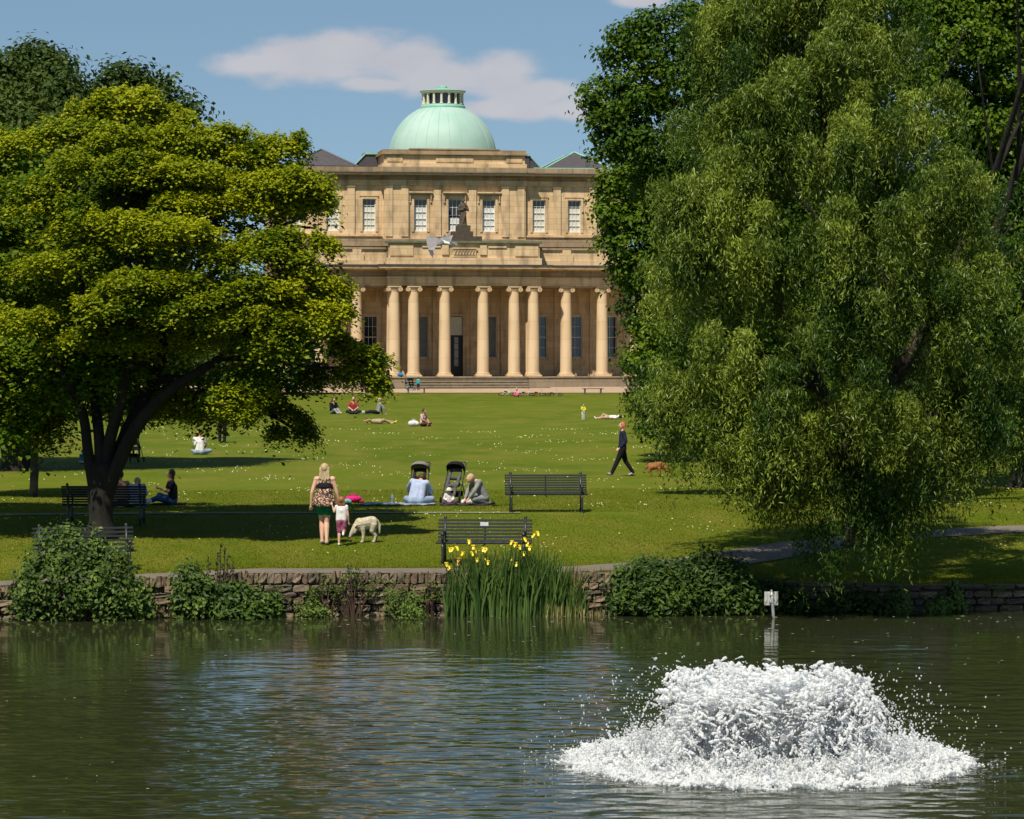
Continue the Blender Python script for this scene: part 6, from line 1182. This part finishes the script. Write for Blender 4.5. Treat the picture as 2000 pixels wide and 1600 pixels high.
blanket('dark blanket under the woman in black top and jeans', 298, 362, 982, 79, .7, BLACKC, 4, lump=.01)
def bag(label, pos, sz, m, rz=0, name='bag', cat='bag', strap=True):
    T = thing(name, label, cat, pos, rz); q = MB(); q.capsule((-sz[0]*.3,0,sz[2]*.45),(sz[0]*.3,0,sz[2]*.4),sz[2]*.45,sz[2]*.42); q.ell((0,0,sz[2]*.5),(sz[0]*.5,sz[1]*.5,sz[2]*.5)); q.fused('pouch', m, T, .012, 4)
    if strap: q = MB(); q.tube([(-sz[0]*.25,-sz[1]*.2,sz[2]*.85),(-sz[0]*.15,-sz[1]*.3,sz[2]*1.1),(sz[0]*.15,-sz[1]*.3,sz[2]*1.1),(sz[0]*.25,-sz[1]*.2,sz[2]*.85)],.012,6); q.build('strap', m, T)
    return T
bag('small white bundle between toddler and kneeling blonde woman', at(912,990,79), (.28,.2,.16), WHT, strap=False, name='bundle')
bag('white plastic bag beside the seated person in pink', at(808,833,42), (.45,.3,.30), WHT)
bag('blue bag left on the hall podium beside a column', (BX-4.55, BY-1.9, ZB+.80), (.3,.2,.32), cloth('bright_blue',(.03,.2,.4)))
bag('magenta and teal padded bag lying on the lawn behind the walking child', at(690,968,78), (.42,.3,.20), MAG, R(5))
bag('teal pouch leaning against the magenta bag', at(679,970,78.5), (.16,.12,.13), cloth('aqua',(.15,.5,.5)), strap=False)
bag('red cloth roll lying right of the magenta bag', at(702,970,78), (.26,.14,.08), cloth('crimson',(.45,.02,.07)), strap=False, name='cloth_roll', cat='roll')
T = thing('water_bottle', 'clear plastic bottle standing on the blue-grey blanket', 'bottle', at(766,986,79,.03)); q = MB(); q.lathe([(0,0),(.033,0),(.035,.02),(.033,.10),(.035,.16),(.018,.20),(.014,.22)],14); q.build('bottle_body', pm('clear_plastic',(.45,.52,.58),.1,spec=.8), T, True); q = MB(); q.lathe([(.016,.22),(.016,.245),(0,.245)],10); q.build('cap', BLUE, T)
# bicycles lying on the grass edge
def bike(label, px, py, s, m, rz, tilt):
    T = thing('bicycle', label, 'bicycle', at(px,py,s,.06), rz, 'children\'s bicycles lying at the lawn edge'); T.rotation_euler = (tilt,0,rz); a = np.arange(21)*2*math.pi/20
    for cx in (-.38,.38):
        q = MB(); q.tube([(cx+.21*math.cos(x),0,.22+.21*math.sin(x)) for x in a],.018,6); w_ = q.build('wheel', BLACKC, T, True); q = MB()
        for k in range(8): q.tube([(cx,0,.22),(cx+.2*math.cos(k*.785),0,.22+.2*math.sin(k*.785))],.004,4)
        q.build('spokes', STL, w_)
    q = MB(); q.tube([(-.38,0,.22),(-.1,0,.52),(.26,0,.55)],.018,6); q.tube([(-.1,0,.52),(-.02,0,.22),(.26,0,.55)],.018,6); q.tube([(-.38,0,.22),(-.02,0,.22)],.014,6); q.tube([(.38,0,.22),(.25,0,.60)],.016,6); q.build('frame', m, T)
    q = MB(); q.tube([(.18,-.24,.70),(.24,-.1,.64),(.24,.1,.64),(.18,.24,.70)],.014,6); q.build('handlebar', STL, T); q = MB(); q.capsule((-.2,0,.60),(-.04,0,.60),.045,.025); q.build('saddle', BLACKC, T); q = MB(); q.tube([(-.02,-.12,.12),(-.02,0,.22),(-.02,.12,.32)],.012,5); q.build('pedals', BLACKC, T)
bike('white bicycle lying on its side left of the girl in pink', 990,774,29.5, WHT, R(6), R(62))
bike('teal and pink bicycle lying just right of the girl in pink', 1030,773,29.6, PINK, R(-12), R(66))
bike('red bicycle lying between its neighbours at the lawn edge', 1048,774,29.5, cloth('red_paint',(.5,.04,.03)), R(10), R(68))
bike('dark red bicycle lying at the right end of the row', 1082,772,29.6, cloth('dark_red_paint',(.2,.02,.03)), R(-4), R(70))
